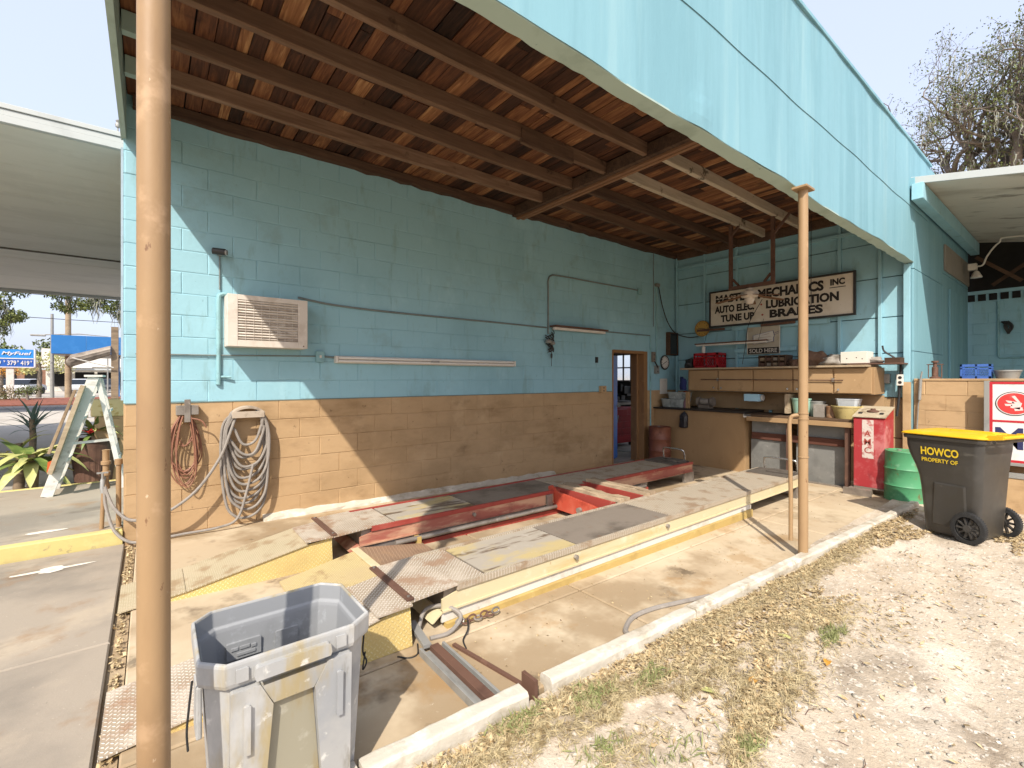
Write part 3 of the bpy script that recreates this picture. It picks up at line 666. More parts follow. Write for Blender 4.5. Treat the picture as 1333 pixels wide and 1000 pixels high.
one('lamp_cord', MB().tube(smooth_path([(7.87, W - .06, 1.84), (7.90, W - .08, 1.78), (7.96, W - .07, 1.73)]), .014, 6), black, 'short black cord between the two socket plates', 'cord')

# cord and hose on the tan wall
ch = thing('extension_cord', 'thin brown extension cord looped on a wall bracket near the post', 'cord', (.28, W, 1.15))
bx = MB().box(.20, .38, W - .09, W - .002, 1.15, 1.24).box(.265, .315, W - .1, W - .09, 1.08, 1.30)
bx.build('bracket', steel, ch, .004)
mb = MB()
for k in range(11):
    w0 = random.uniform(.06, .13); zb_ = random.uniform(.45, .62) if k < 9 else .85; d = random.uniform(.03, .10); cx_ = .275 + random.uniform(-.02, .02)
    p = [(cx_ - .03, W - d, 1.14), (cx_ - w0*.9, W - d - .01, 1.02), (cx_ - w0*1.25, W - d, (1.1 + zb_)/2), (cx_ - w0, W - d, zb_ + .12), (cx_, W - d - .01, zb_), (cx_ + w0, W - d, zb_ + .1), (cx_ + w0*1.1, W - d - .01, (1.1 + zb_)/2), (cx_ + w0*.7, W - d, 1.05), (cx_ + .03, W - d, 1.14)]
    mb.tube(smooth_path(p, 5), .0062, 6)
mb.tube(smooth_path([(.31, W - .09, 1.12), (.40, W - .11, 1.09), (.44, W - .12, 1.02)], 4), .007, 6)
mb.build('cord_loops', pm('brown cord', S('#8a5f4b'), [(S('#6b4737'), 9, .5, .7, .6)], .6), ch)
hz = thing('air_hose', 'thick grey hose hung in long loops on a cast wall hanger', 'hose', (.80, W, .1))
hosem = pm('grey rubber hose', S('#8a837b'), [(S('#6c665f'), 7, .5, .7, .6), (S('#a29a90'), 12, .56, .7, .5)], .7)
mb = MB(); n = 14; rings = []
for k in range(n + 1):
    a = math.pi*(.16 + .68*k/n); rings.append([(.80 - .155*math.cos(a)*1.1, W - dd, 1.06 + .11*math.sin(a)*1.2 + h) for dd, h in ((.012, 0), (.13, 0), (.13, .028), (.012, .028))])
mb.loft(rings); mb.box(.655, .945, W - .14, W - .13, 1.10, 1.165)
mb.build('hanger', pm('cast iron hanger', S('#b0a290'), [(S('#7c6f5f'), 8, .5, .68, .7)], .6), hz, .003)
mb = MB()
for k in range(12):
    f = k/11; zb_ = .80 - .72*f + random.uniform(-.03, .03); wl_ = .15 + .05*f + random.uniform(-.01, .03); wr = .14 + .045*f + random.uniform(-.01, .03); d = .035 + .09*random.random(); dx = random.uniform(-.02, .02)
    if k > 8: wr *= .85
    zt = 1.165
    p = [(.70 + dx, W - d, zt), (.665 + dx, W - d - .01, zt - .03), (.80 - wl_, W - d, zt - .16), (.80 - wl_ - .01, W - d, (zt + zb_)/2), (.80 - wl_*.85, W - d, zb_ + .16), (.80 - wl_*.45 + dx, W - d - .012, zb_ + .03), (.80 + dx, W - d - .015, zb_), (.80 + wr*.55, W - d - .01, zb_ + .05), (.80 + wr*.95, W - d, zb_ + .2), (.80 + wr + .01, W - d, (zt + zb_)/2 + .05), (.80 + wr*.95, W - d, zt - .14), (.925 + dx, W - d - .01, zt - .03), (.89 + dx, W - d, zt)]
    mb.tube(smooth_path(p, 5), .0135, 8)
mb.build('hose_loops', hosem, hz)
MB().tube(smooth_path([(.70, W - .10, 1.15), (.645, W - .13, .98), (.55, W - .15, .72), (.35, W - .16, .42), (.10, W - .17, .25), (-.12, W - .12, .22), (-.24, W - .04, .32), (-.30, W + .03, .46), (-.315, W + .055, .52)]), .0135, 8).build('supply_hose', hosem, hz)
MB().tube(smooth_path([(.84, W - .14, .62), (.78, W - .15, .35), (.70, W - .16, .10), (.55, W - .15, .035), (.25, W - .13, .022), (.0, W - .14, .018), (-.14, W - .12, .03), (-.25, W - .05, .14), (-.31, W + .04, .35), (-.318, W + .06, .50)]), .013, 8).build('return_hose', hosem, hz)
# standpipe and tap
sp = thing('standpipe', 'tan painted standpipe with a brass tap at the corner of the wall', 'pipe', (-.33, 5.70, .12))
MB().tube([(-.345, 5.67, .12), (-.335, 5.68, .36), (-.33, 5.69, .50)], .017, 12).build('lower_pipe', postm, sp)
mb = MB().lathe([(.03, .48), (.03, .52), (.022, .53), (.022, .60), (.034, .605), (.034, .64), (.025, .645), (.025, .70), (.038, .705), (.038, .735), (.027, .74), (.027, .83), (.032, .84), (.0, .845)], (-.315, 5.70, 0), 14)
mb.build('riser', postm, sp)
mb = MB().tube([(-.33, 5.69, .585), (-.335, 5.62, .57), (-.335, 5.60, .50), (-.33, 5.595, .46)], .018, 10).cyl((-.335, 5.62, .58), (-.335, 5.62, .64), .009).box(-.375, -.295, 5.612, 5.628, .635, .648)
mb.build('tap', metalgrey, sp, 0)
one('short_pipe', MB().tube([(-.225, 5.66, .12), (-.225, 5.66, .74)], .02, 12).lathe([(.03, .70), (.03, .75), (.0, .755)], (-.225, 5.66, 0), 12), postm, 'short capped tan pipe against the wall end', 'pipe')

# ------------------------------------------------------------------ vehicle lift
lift = thing('vehicle_lift', 'old low vehicle lift with two tread plate runways, red and yellow', 'car lift', (3.9, 3.4, 0))
deckm = pm('worn deck plate', S('#a2988b'), [(S('#6f655a'), (2.2, 3.5, 1), .50, .66, .75), (S('#bcb3a6'), (5, 8, 1), .52, .68, .7), (S('#8a6a4c'), 8, .60, .70, .6), (S('#4a4139'), (3, 6, 1), .62, .72, .6)], .6)
padm = pm('oily pad', S('#5b544c'), [(S('#3d3731'), 6, .5, .7, .7), (S('#8a8073'), 11, .58, .72, .6)], .6)
def runway(y0, y1, xend, m_web, m_inner, near):
    zt = .22
    r = MB().box(1.42, xend, y0 + .03, y1 - .03, .06, zt - .012).build('runway', darksteel, lift)
    # deck plates, each its own sheet
    def deck(xa, xb, m, nm, dz=0.0, inset=.022, za=None):
        zA = zt if za is None else za
        MB().loft([[(xa, y0 + inset, zA - .010), (xa, y1 - inset, zA - .010), (xa, y1 - inset, zA + dz), (xa, y0 + inset, zA + dz)], [(xb, y0 + inset, zt - .010), (xb, y1 - inset, zt - .010), (xb, y1 - inset, zt + dz), (xb, y0 + inset, zt + dz)]]).build(nm, m, r)
    deck(1.505, 1.725, dmG, 'tread_plate')
    deck(1.75, 2.60, rustplate, 'deck_plate', -.004, .03); deck(2.612, 3.838, darksteel, 'deck_plate', -.003, .03)
    deck(3.85, xend - .45, dmG2, 'tread_plate', 0)
    for xj in (1.735, 2.606, 3.844): MB().box(xj - .006, xj + .006, y0 + .03, y1 - .03, zt - .03, zt - .012).build('plate_gap', hole, r)
    deck(xend - .45, xend - .02, padm, 'end_pad', .018, .05)
    mb = MB()
    for a, b in ((y0, y0 + .028), (y1 - .028, y1)): mb.loft([[(1.50, a, zt - .03), (1.50, b, zt - .03), (1.50, b, zt + .008), (1.50, a, zt + .008)], [(xend, a, zt - .03), (xend, b, zt - .03), (xend, b, zt + .006), (xend, a, zt + .006)]])
    mb.build('edge_strip', dmG2 if near else m_inner, r)
    MB().loft([[(1.182, y0 - .004, .205), (1.182, y1 - .02, .205), (1.182, y1 - .02, .221), (1.182, y0 - .004, .221)], [(1.50, y0 - .006, .222), (1.50, y1 - .02, .222), (1.50, y1 - .02, .232), (1.50, y0 - .006, .232)]]).build('hinged_flap', dmG, r)
    MB().box(1.16, 1.205, y0 - .01, y1 - .03, .222, .236).build('hinge_bar', rustbrown, r, .002)
    for yy in (y0 + .02, y1 - .06): MB().cyl((1.182, yy, .236), (1.182, yy, .242), .009, 10).build('bolt', steel, r)
    # side channels: web, flanges, bevelled front end
    for yy, s_, m in ((y0, 1, m_web), (y1, -1, m_inner)):
        mb = MB().prism([(1.40, yy + s_*.012, .085), (xend, yy + s_*.012, .085), (xend, yy + s_*.012, .19), (1.55, yy + s_*.012, .19), (1.40, yy + s_*.012, .155)], (0, s_*.014, 0))
        mb.box(1.40, xend, yy, yy + s_*.04, .078, .090)
        mb.build('side_channel', m, r)
        MB().box(1.40, 5.42, yy + s_*.016, yy + s_*.030, .014, .076).build('cover_strip', whitep if near else steel, r)
        MB().box(1.42, 5.40, yy - s_*.012, yy + s_*.03, -.10, .012).build('base_rail', yelbase if near else (yelbase if s_ < 0 else redp), r)
    for xx in (2.55, 3.75): 
        MB().tube([(xx, y0 + .012, .145), (xx, y0 - .012, .145)], .018, 12).build('bolt', steel, r)
    MB().prism([(1.40, y0 + .01, .08), (1.40, y1 - .01, .08), (1.33, y1 - .01, .03), (1.33, y0 + .01, .03)], (.012, 0, .0)).build('end_plate', m_web, r)
    return r
near = runway(2.46, 3.06, 6.90, yelp, yelp, True)
far = runway(3.86, 4.47, 6.55, redfade, redp, False)
MB().tube([(1.7, 3.825, .055), (3.6, 3.825, .05), (5.3, 3.825, .04)], .022, 10).build('hydraulic_pipe', steel, lift)
MB().box(1.9, 1.94, 3.80, 3.88, -.02, .07).build('pipe_clamp', yelbase, lift)
for xx, ya, yb in ((6.48, 4.03, 4.40), (6.83, 2.56, 2.98)):
    MB().tube(smooth_path([(xx + .12, ya, .20), (xx + .10, ya, .34), (xx + .08, ya + .05, .385), (xx + .08, yb - .05, .385), (xx + .10, yb, .34), (xx + .12, yb, .20)], 5), .0125, 10).build('wheel_stop', chrome, lift)
for y0_, xe in ((2.46, 6.90), (3.86, 6.55)):
    MB().box(xe - .30, xe - .10, y0_ + .06, y0_ + .36, .238, .262).build('rubber_block', padm, lift, .006)
    MB().box(xe - .2, xe + .06, y0_ + .02, y0_ + .06, -.10, .07).build('foot_bracket', steel, lift)
redj = pm('orange red jack paint', S('#b34a36'), [(S('#c26d58'), 4, .5, .68, .6), (S('#8a3326'), 6, .56, .7, .6), (S('#54382c'), 14, .66, .74, .6)], .55)
jk = MB().box(3.70, 4.72, 3.10, 3.16, .03, .10).build('rolling_jack', redp, lift)
for xa, xb in ((3.74, 3.99), (4.20, 4.45)):
    MB().box(xa, xa + .02, 3.07, 3.95, .015, .235).build('cross_beam', redp, jk, .002)
    MB().box(xb - .02, xb, 3.07, 3.95, .015, .225).build('cross_beam', redp, jk, .002)
    MB().box(xa + .02, xb - .02, 3.09, 3.93, .04, .055).build('beam_web', redp, jk)
    for po, pw_ in ((.045, .062), (.125, .075)):
        mb = MB(); rings = []
        for k in range(13):
            yy = 3.04 + .90*k/12; j = lambda a=.006: random.uniform(-a, a); dx = .012*math.sin(k*.9 + xa*7)
            rings.append([(xa + po + dx, yy, .222), (xa + po + pw_ + dx + j(), yy, .222), (xa + po + pw_ + dx + j(), yy, .258 + j(.008)), (xa + po + dx + j(), yy, .262 + j(.008))])
        mb.loft(rings).build('timber_plank', oldwoodY, jk)
MB().prism([(3.64, 3.93, .02), (3.64, 3.12, .01), (3.64, 3.10, .14), (3.64, 3.30, .17), (3.64, 3.80, .215), (3.64, 3.92, .27), (3.64, 3.96, .25)], (.03, 0, 0)).build('end_cheek', redj, jk, .003)
MB().prism([(3.67, 3.93, .05), (4.50, 3.93, .05), (4.50, 3.93, .16), (3.72, 3.93, .21), (3.67, 3.93, .25)], (0, .02, 0)).build('side_plate', redj, jk, .003)
MB().tube([(3.635, 3.45, .09), (3.60, 3.45, .09)], .03, 12).build('roller', steel, jk)
MB().box(3.52, 3.60, 3.84, 3.88, .04, .19).build('locking_dog', darksteel, jk, .006)
MB().box(3.90, 4.62, 3.25, 3.4, .06, .17).build('jack_body', darksteel, jk, .01)
# approach ramps
dmR = plate('sandy tread plate', S('#a39577'), S('#d8ceb4'), S('#b3a488'), 56, S('#92795a'))
def ramp(y0, y1, label):
    t = thing('approach_ramp', label, 'ramp', (.5, (y0 + y1)/2, 0), group='approach ramps of the lift')
    xs_ = [-.16, .20, .99, 1.165]; zs = [.008, .048, .195, .205]
    top = MB()
    for k in range(2): top.loft([[(xs_[k], y0, zs[k] - .008), (xs_[k], y1, zs[k] - .008), (xs_[k], y1, zs[k]), (xs_[k], y0, zs[k])], [(xs_[k+1] - .003, y0, zs[k+1] - .008), (xs_[k+1] - .003, y1, zs[k+1] - .008), (xs_[k+1] - .003, y1, zs[k+1]), (xs_[k+1] - .003, y0, zs[k+1])]])
    top.build('tread_plate', dmR if y0 > 3 else dmG, t)
    MB().loft([[(.97, y0 - .012, .206), (.97, y1 - .06, .206), (.97, y1 - .06, .216), (.97, y0 - .012, .216)], [(1.175, y0 - .012, .21), (1.175, y1 - .02, .21), (1.175, y1 - .02, .222), (1.175, y0 - .012, .222)]]).build('landing_plate', dmG, t)
    for yy in (y0 + .012, y1 - .018):
        MB().prism([(-.12, yy, -.01), (1.17, yy - (.03 if yy < y0 + .1 else 0), -.01), (1.17, yy, .204), (.99, yy, .186), (.20, yy, .04)], (0, .006, 0)).build('skirt', dmS, t)
    MB().box(1.16, 1.168, y0 + .02, y1 - .02, -.01, .2).build('end_plate', yelbase, t)
    return t
ramp(3.86, 4.36, 'far yellow tread plate ramp rising to the lift beside the block wall')
ramp(2.42, 2.92, 'near yellow tread plate ramp rising to the lift behind the trash can')
mp = thing('bridge_plate', 'tan tread plate cover lying between the two ramps', 'plate', (1.1, 3.5, 0))
MB().loft([[(.75, 3.10, .0), (.75, 3.72, .0), (.75, 3.72, .012), (.75, 3.10, .012)], [(1.33, 3.12, .085), (1.33, 3.76, .085), (1.33, 3.76, .097), (1.33, 3.12, .097)]]).build('sloped_plate', dmY, mp)
MB().loft([[(1.335, 3.10, .09), (1.335, 3.82, .09), (1.335, 3.82, .098), (1.335, 3.10, .098)], [(1.95, 3.10, .0), (1.95, 3.80, .0), (1.95, 3.80, .01), (1.95, 3.10, .01)]]).build('back_slope', plate('ribbed plate', S('#8d735c'), S('#b79b80'), S('#7d6450'), 34, S('#a08265'), 0.2), mp)
box('fold_strip', yelp, mp, (1.30, 1.36, 3.11, 3.80, .098, .106), .002)
# steel channel set across the floor, with chain and cable
sc_ = thing('floor_channel', 'rusty galvanised steel channel lying across the concrete floor', 'channel', (1.25, 2.0, -.02))
z_ = -.018
for xa, xb, zt, m in ((1.16, 1.175, .045, metalgrey), (1.175, 1.225, .012, metalgrey), (1.225, 1.275, .038, rustbrown), (1.275, 1.30, .010, metalgrey), (1.30, 1.315, .032, metalgrey)):
    MB().box(xa, xb, 1.72, 2.30, z_, z_ + zt).build('channel_strip', m, sc_, .002)
MB().beam((1.21, 2.30, .02), (1.24, 2.56, .035), .045, .02).build('tongue', metalgrey, sc_)
MB().beam((1.36, 2.27, -.01), (1.46, 1.72, -.015), .022, .016).build('flat_bar', rustbrown, sc_)
mb = MB()
mb.tube(smooth_path([(1.25, 2.50, .0), (1.33, 2.56, .08), (1.43, 2.50, .10), (1.50, 2.42, .05), (1.40, 2.38, .0), (1.28, 2.40, -.005)], 6), .013, 8)
one('hydraulic_hose_loop', mb, hosem, 'grey hose loop at the front of the near runway', 'hose')
cn = thing('chain', 'short rusty chain lying beside the near runway', 'chain', (1.6, 2.4, 0))
for k in range(7):
    x = 1.49 + k*.042; yy = 2.415 - .004*k; a = k % 2
    MB().tube([(x + .028*math.cos(q), yy + (.016*math.sin(q) if a else .004*math.sin(q)), .008 + (.004*math.sin(q) if a else .016*math.sin(q) + .012)) for q in np.linspace(0, 2*math.pi, 13)], .006, 6, False).build('link', rustbrown if k % 3 else steel, cn)
one('thin_cable', MB().tube(smooth_path([(1.55, 2.42, .02), (1.50, 2.34, .0), (1.43, 2.28, -.012), (1.40, 2.20, -.016)]), .005, 6), rubber, 'thin black cable from the chain across the floor', 'cable')
one('thin_cable', MB().tube(smooth_path([(1.20, 2.40, -.008), (1.16, 2.32, -.012), (1.11, 2.31, -.012), (1.06, 2.36, -.010)]), .004, 6), rubber, 'short thin black cable at the foot of the near ramp', 'cable')
one('floor_hose', MB().tube(smooth_path([(2.22, 1.72, -.01), (2.27, 1.78, -.018), (2.42, 1.84, -.020), (2.62, 1.83, -.022), (2.85, 1.77, -.024), (3.10, 1.70, -.028)]), .016, 8), hosem, 'short grey hose curling on the concrete beside the white curb', 'hose')

# ------------------------------------------------------------------ grey trash can in front
can = thing('trash_can', 'open grey octagonal plastic trash can, stained, beside the thick post', 'trash can', (.39, 1.91, 0))
canm = pm('weathered grey plastic', S('#9d9d9b'), [(S('#b7b6b2'), (4, 4, 2), .46, .66, .8), (S('#85898e'), (3, 3, 3), .52, .7, .6), (S('#9c8956'), (5, 5, 1.3), .48, .64, .75), (S('#6f6a5c'), (9, 9, 3), .58, .7, .6), (S('#cfcdc6'), 16, .60, .70, .7), (S('#5d5c58'), 30, .68, .75, .5)], .55, ((40, 40, 40), .2, .002))
canin = pm('dusty grey plastic inside', S('#8a8c8e'), [(S('#76787a'), 3, .5, .7, .6), (S('#c4c5c4'), (7, 7, 2.4), .6, .72, .8), (S('#a5a9ad'), 11, .58, .7, .5)], .6)
RIM = [(.122, 2.07), (.182, 2.13), (.600, 2.13), (.668, 2.06), (.668, 1.75), (.590, 1.69), (.184, 1.69), (.118, 1.76)]
cxy = (.394, 1.91)
def octo(sx, sy, z, g=0.0):
    o = []
    for x, y in RIM:
        dx, dy = x - cxy[0], y - cxy[1]; r = math.hypot(dx, dy)
        o.append((cxy[0] + dx*sx*(1 + g/r), cxy[1] + dy*sy*(1 + g/r), z))
    return o[::-1]
mb = MB().loft([octo(.80, .78, .005), octo(.83, .82, .02), octo(.93, .92, .52), octo(.95, .94, .525)], True, False)
mb.build('body', canm, can, .004)
mb = MB().loft([octo(.95, .94, .522), octo(.985, .98, .52), octo(1.0, 1.0, .535), octo(1.005, 1.005, .59), octo(.995, .995, .60), octo(.965, .957, .602), octo(.955, .945, .592)], False, False)
mb.build('rim', canm, can, .003)
mb = MB().loft([octo(.955, .945, .594), octo(.945, .935, .535), octo(.915, .90, .53), octo(.905, .89, .515), octo(.80, .78, .04), octo(.79, .77, .03)], False, True)
mb.build('liner', canin, can, .004)
# handle grip and lugs on the front of the rim, ribs and side pads of the recessed front
def fr(x, z, out=.0):                                  # point on the sloping front face
    s = .82 + .10*(z - .02)/.5
    return (cxy[0] + (x - cxy[0]), cxy[1] + (1.69 - cxy[1])*s - out, z)
MB().prism([(.27, 1.689, .532), (.50, 1.689, .532), (.505, 1.689, .545), (.50, 1.689, .575), (.27, 1.689, .575), (.265, 1.689, .545)], (0, -.026, 0)).build('handle', canm, can, .007)
for xa in (.215, .525): MB().prism([(xa, 1.6885, .538), (xa + .035, 1.6885, .538), (xa + .035, 1.6885, .580), (xa, 1.6885, .580)], (0, -.008, 0)).build('lug', canm, can, .003)
MB().prism([fr(.285, .50, .0), fr(.495, .50, .0), fr(.450, .43, .0), fr(.325, .43, .0)], (0, -.024, 0)).build('front_apron', canm, can, .004)
for pts in ([(.20, .51), (.283, .51), (.322, .43), (.29, .02), (.20, .02)], [(.578, .51), (.497, .51), (.453, .43), (.485, .02), (.578, .02)]):
    MB().prism([fr(x, z, -.004) for x, z in pts], (0, -.034, 0)).build('front_pad', canm, can, .007)
MB().prism([fr(.325, .43, -.001), fr(.45, .43, -.001), fr(.483, .02, -.001), fr(.292, .02, -.001)], (0, -.004, 0)).build('recess_panel', pm('stained recess plastic', S('#8f8a78'), [(S('#8a7440'), (6, 6, 1.5), .46, .62, .8), (S('#a9a597'), 9, .56, .68, .6), (S('#5f5640'), (12, 12, 4), .58, .7, .6)], .55), can)
for x in (.245, .535): MB().prism([fr(x - .010, .30, .026), fr(x + .010, .30, .026), fr(x + .010, .46, .026), fr(x - .010, .46, .026)], (0, -.016, 0)).build('rib', canm, can, .006)
MB().box(.118, .135, 1.80, 1.90, .33, .50).build('side_rib', canm, can, .005)
by = cxy[1] + (2.13 - cxy[1])*.885
lb = MB().prism([(.235, by, .40), (.355, by, .40), (.355, by, .465), (.235, by, .465)], (0, -.014, 0)).build('embossed_plate', canin, can, .005)
for k, (xa, xb, z) in enumerate(((.25, .275, .442), (.28, .315, .442), (.32, .338, .438), (.27, .335, .418))): MB().box(xa, xb, by - .018, by - .013, z - .006, z + .006).build('embossed_mark', canin, lb, .001)
MB().prism([(.40, by, .36), (.49, by, .36), (.495, by, .46), (.41, by, .46)], (0, -.012, 0)).build('inner_pad', canin, can, .005)
for p in ([(.108, 1.80, .53), (.100, 1.80, .45), (.095, 1.82, .36), (.098, 1.815, .30)], [(.672, 1.85, .55), (.682, 1.84, .48), (.678, 1.84, .40), (.690, 1.83, .36), (.676, 1.835, .33), (.684, 1.83, .40)]):
    MB().tube(smooth_path(p, 4), .0035, 6).build('tie_cord', rubber, can)

# ------------------------------------------------------------------ wheelie bin
wb = thing('wheelie_bin', 'dark grey wheeled bin with yellow lid standing on the sand', 'bin', (6.72, 1.235, sand_z(6.2, .9)), R(-90 - 18))
wb.scale = (.87, .95, .98)
binm = pm('dark grey bin plastic', S('#3b3936'), [(S('#4a4844'), (3, 3, 3), .48, .7, .7), (S('#38352f'), 5, .52, .7, .6), (S('#68655e'), (3, 3, 9), .64, .76, .5)], .36, mode='object')
lidm = pm('yellow bin lid plastic', S('#d3a61c'), [(S('#e0bb3d'), 5, .5, .7, .5), (S('#a98923'), 9, .62, .74, .5)], .45, mode='object')
def rrect(s0, s1, hw, z, r=.07, n=5):
    o = []
    for cx_, cy_, a0 in ((s1 - r, hw - r, 0), (s0 + r, hw - r, 90), (s0 + r, -hw + r, 180), (s1 - r, -hw + r, 270)):
        for k in range(n + 1): a = R(a0 + 90*k/n); o.append((cx_ + r*math.cos(a), cy_ + r*math.sin(a), z))
    return o
mb = MB().loft([rrect(.19, .66, .235, .02), rrect(.17, .69, .25, .05), rrect(.135, .715, .275, .50), rrect(.12, .72, .28, .60), rrect(.09, .725, .29, .70), rrect(.03, .735, .305, .84), rrect(.01, .745, .31, .92), rrect(.005, .75, .312, 1.03)], True, False, True)
mb.build('body', binm, wb, local=True)
MB().loft([rrect(-.015, .77, .33, 1.00), rrect(-.02, .775, .335, 1.035), rrect(.0, .755, .315, 1.045)], True, True, False).build('top_rim', binm, wb, .004, local=True)
mb = MB().loft([rrect(-.030, .79, .342, 1.045), rrect(-.034, .795, .345, 1.053), rrect(-.02, .785, .335, 1.066), rrect(.05, .72, .27, 1.085, .1), rrect(.12, .60, .17, 1.092, .1)], True, True, True)
mb.build('lid', lidm, wb, local=True)
MB().loft([rrect(.30, .76, .05, 1.08, .02), rrect(.32, .72, .035, 1.105, .02)]).build('lid_ridge', lidm, wb, .004, local=True)
mb = MB().tube([(.90, -.26, 1.075), (.90, .26, 1.075)], .018, 12)
for yy in (-.26, -.09, .09, .26): mb.loft([[(.78, yy - .015, 1.04), (.78, yy + .015, 1.04), (.78, yy + .015, 1.09), (.78, yy - .015, 1.09)], [(.91, yy - .012, 1.06), (.91, yy + .012, 1.06), (.91, yy + .012, 1.095), (.91, yy - .012, 1.095)]])
mb.build('handle', lidm, wb, local=True)
MB().tube([(.84, -.28, 1.03), (.84, .28, 1.03)], .016, 10).build('hinge_bar', binm, wb, local=True)
for sgn in (-1, 1):
    # recessed lower side panel edges (pads standing proud of the body)
    yb = sgn*.262
    MB().loft([[(.30, sgn*.284, .56), (.60, sgn*.284, .56), (.60, sgn*.25, .10), (.26, sgn*.25, .10)], [(.31, sgn*.292, .54), (.58, sgn*.292, .54), (.58, sgn*.262, .12), (.28, sgn*.262, .12)]]).build('side_pad', binm, wb, .006, local=True)
    w = MB(); y_ = sgn*.315; rc = (.64, .155)
    def ringw(r, yy, n=36): return [(rc[0] + r*math.cos(2*math.pi*k/n), yy, rc[1] + r*math.sin(2*math.pi*k/n)) for k in range(n)]
    w.loft([ringw(.115, y_ - .03), ringw(.150, y_ - .028), ringw(.155, y_ - .018), ringw(.155, y_ + .018), ringw(.150, y_ + .028), ringw(.115, y_ + .03)], False, False, True)
    w.loft([ringw(.115, y_ + .03), ringw(.112, y_), ringw(.115, y_ - .03)], False, False, True)
    wo = w.build('wheel', rubber, wb, local=True)
    MB().loft([ringw(.118, y_ - .022), ringw(.118, y_ + .022)], False, False).loft([ringw(.10, y_ - .022), ringw(.10, y_ + .022)], False, False).build('rim_ring', black, wo, local=True)
    hb = MB().loft([ringw(.035, y_ - .034, 20), ringw(.035, y_ + .034, 20)], smooth=True).build('hub', black, wo, local=True)
    for k in range(10):
        a = 2*math.pi*k/10; c_, s_ = math.cos(a), math.sin(a)
        MB().beam((rc[0] + .03*c_, y_, rc[1] + .03*s_), (rc[0] + .108*c_, y_, rc[1] + .108*s_), .016, .034, (0, 1, 0)).build('spoke', black, wo, local=True)
    for k in range(44):
        a = 2*math.pi*k/44; c_, s_ = math.cos(a), math.sin(a)
        w2 = MB().beam((rc[0] + .153*c_, y_ - .026, rc[1] + .153*s_), (rc[0] + .153*c_, y_ + .026, rc[1] + .153*s_), .011, .008, (c_, 0, s_)) if k == 0 else w2.beam((rc[0] + .153*c_, y_ - .026, rc[1] + .153*s_), (rc[0] + .153*c_, y_ + .026, rc[1] + .153*s_), .011, .008, (c_, 0, s_))
    w2.build('tread', rubber, wo, local=True)
MB().tube([(.64, -.30, .155), (.64, .30, .155)], .014, 10).build('axle', steel, wb, local=True)
ylw = pm('yellow stencil paint', S('#d8b92a'), rough=.6)
text('lettering', 'HOWCO', ylw, wb, (.185, -.308, .835), (1, 0, 0), (0, -.08, 1), .365, .085, .03, .003, local=True)
text('lettering', 'PROPERTY OF', ylw, wb, (.19, -.3015, .765), (1, 0, 0), (0, -.08, 1), .35, .042, .02, .003, local=True)

# ------------------------------------------------------------------ the counter, cabinet and clutter at the back
ct = thing('work_counter', 'long tan plywood work counter with an oily black top', 'counter', (8.3, 3.8, -.12))
box('front_panel', ply, ct, (7.95, 7.975, 3.74, 5.515, -.14, .905), .004)
box('end_panel', ply, ct, (7.976, 8.62, 3.74, 3.765, -.14, .905), .004)
blk = pm('oily black counter top', S('#2b2622'), [(S('#453c33'), 6, .5, .7, .7)], .5)
box('black_top', blk, ct, (7.90, 8.64, 3.72, 5.515, .907, .94), .004)
box('wood_top', woodmat('stained bench wood', [S('#3f3226'), S('#5b4735'), S('#775d43')], (14, 2, 14)), ct, (7.86, 8.64, 2.14, 3.715, .875, .905), .004)
box('front_rail', ply, ct, (7.84, 7.87, 2.14, 3.66, .80, .873), .004)
box('back_panel', ply, ct, (8.60, 8.64, 2.0, 5.4, .95, 1.25))
for y in (3.04, 2.26): box('leg', rustbrown, ct, (7.90, 7.96, y - .03, y + .03, -.14, .873), .003)
box('partition', oldwood, ct, (8.05, 8.55, 3.10, 3.15, .94, 1.25))
box('bracket', ply, ct, (8.02, 8.10, 4.83, 4.88, .94, 1.25))
shm = pm('dull zinc sheet', S('#83837f'), [(S('#6a6a67'), 2.5, .45, .66, .7), (S('#9b9a94'), 6, .55, .7, .6), (S('#6f5546'), 9, .66, .75, .5)], .55, metal=.2)
for i, (ya, yb) in enumerate(((3.68, 3.08), (2.99, 2.31), (2.22, 2.0))):
    t = one('metal_sheet', MB().box(8.06 + .02*i, 8.08 + .02*i, yb, ya, -.10, .48).box(8.05 + .02*i, 8.075 + .02*i, yb + .02, ya - .02, .60, .85), shm, ['dull zinc sheet under the counter beside the tan end panel', 'dull zinc sheet under the counter between the two rusty legs', 'narrow zinc sheet under the counter next to the red cabinet'][i], 'metal sheet', 'zinc sheets under the counter')
one('storage_board', MB().box(8.03, 8.05, 2.3, 3.66, .49, .60), woodmat('dark red board', [S('#4b2f26'), S('#6b4436')], (14, 2, 14)), 'dark reddish board across the zinc sheets under the counter', 'board', bevel=.003)
one('floor_rail', MB().box(7.95, 8.02, 2.14, 3.70, -.13, -.08), darksteel, 'dark steel rail along the floor under the counter', 'rail')
cab = thing('wall_cabinet', 'tan plywood wall cabinet with five doors above the counter', 'cabinet', (8.4, 3.4, 1.27))
box('carcass', ply, cab, (8.15, 8.64, 2.0, 4.90, 1.27, 1.665), .003)
dys = [4.88, 4.30, 3.68, 3.06, 2.50, 2.02]
for k, (a, b) in enumerate(zip(dys, dys[1:])):
    d = box('door', ply, cab, (8.128, 8.149, b + .012, a - .012, 1.285, 1.65), .004)
    yk = (b + .07) if k in (0, 2) else (a - .07)
    MB().lathe([(.0, -.03), (.014, -.028), (.016, -.016), (.008, -.01), (.008, 0)], (0, 0, 0), 12, False)
    MB().tube([(8.128, yk, 1.335), (8.11, yk, 1.335), (8.098, yk, 1.335)], [.007, .009, .016], 10).build('knob', chrome, d)
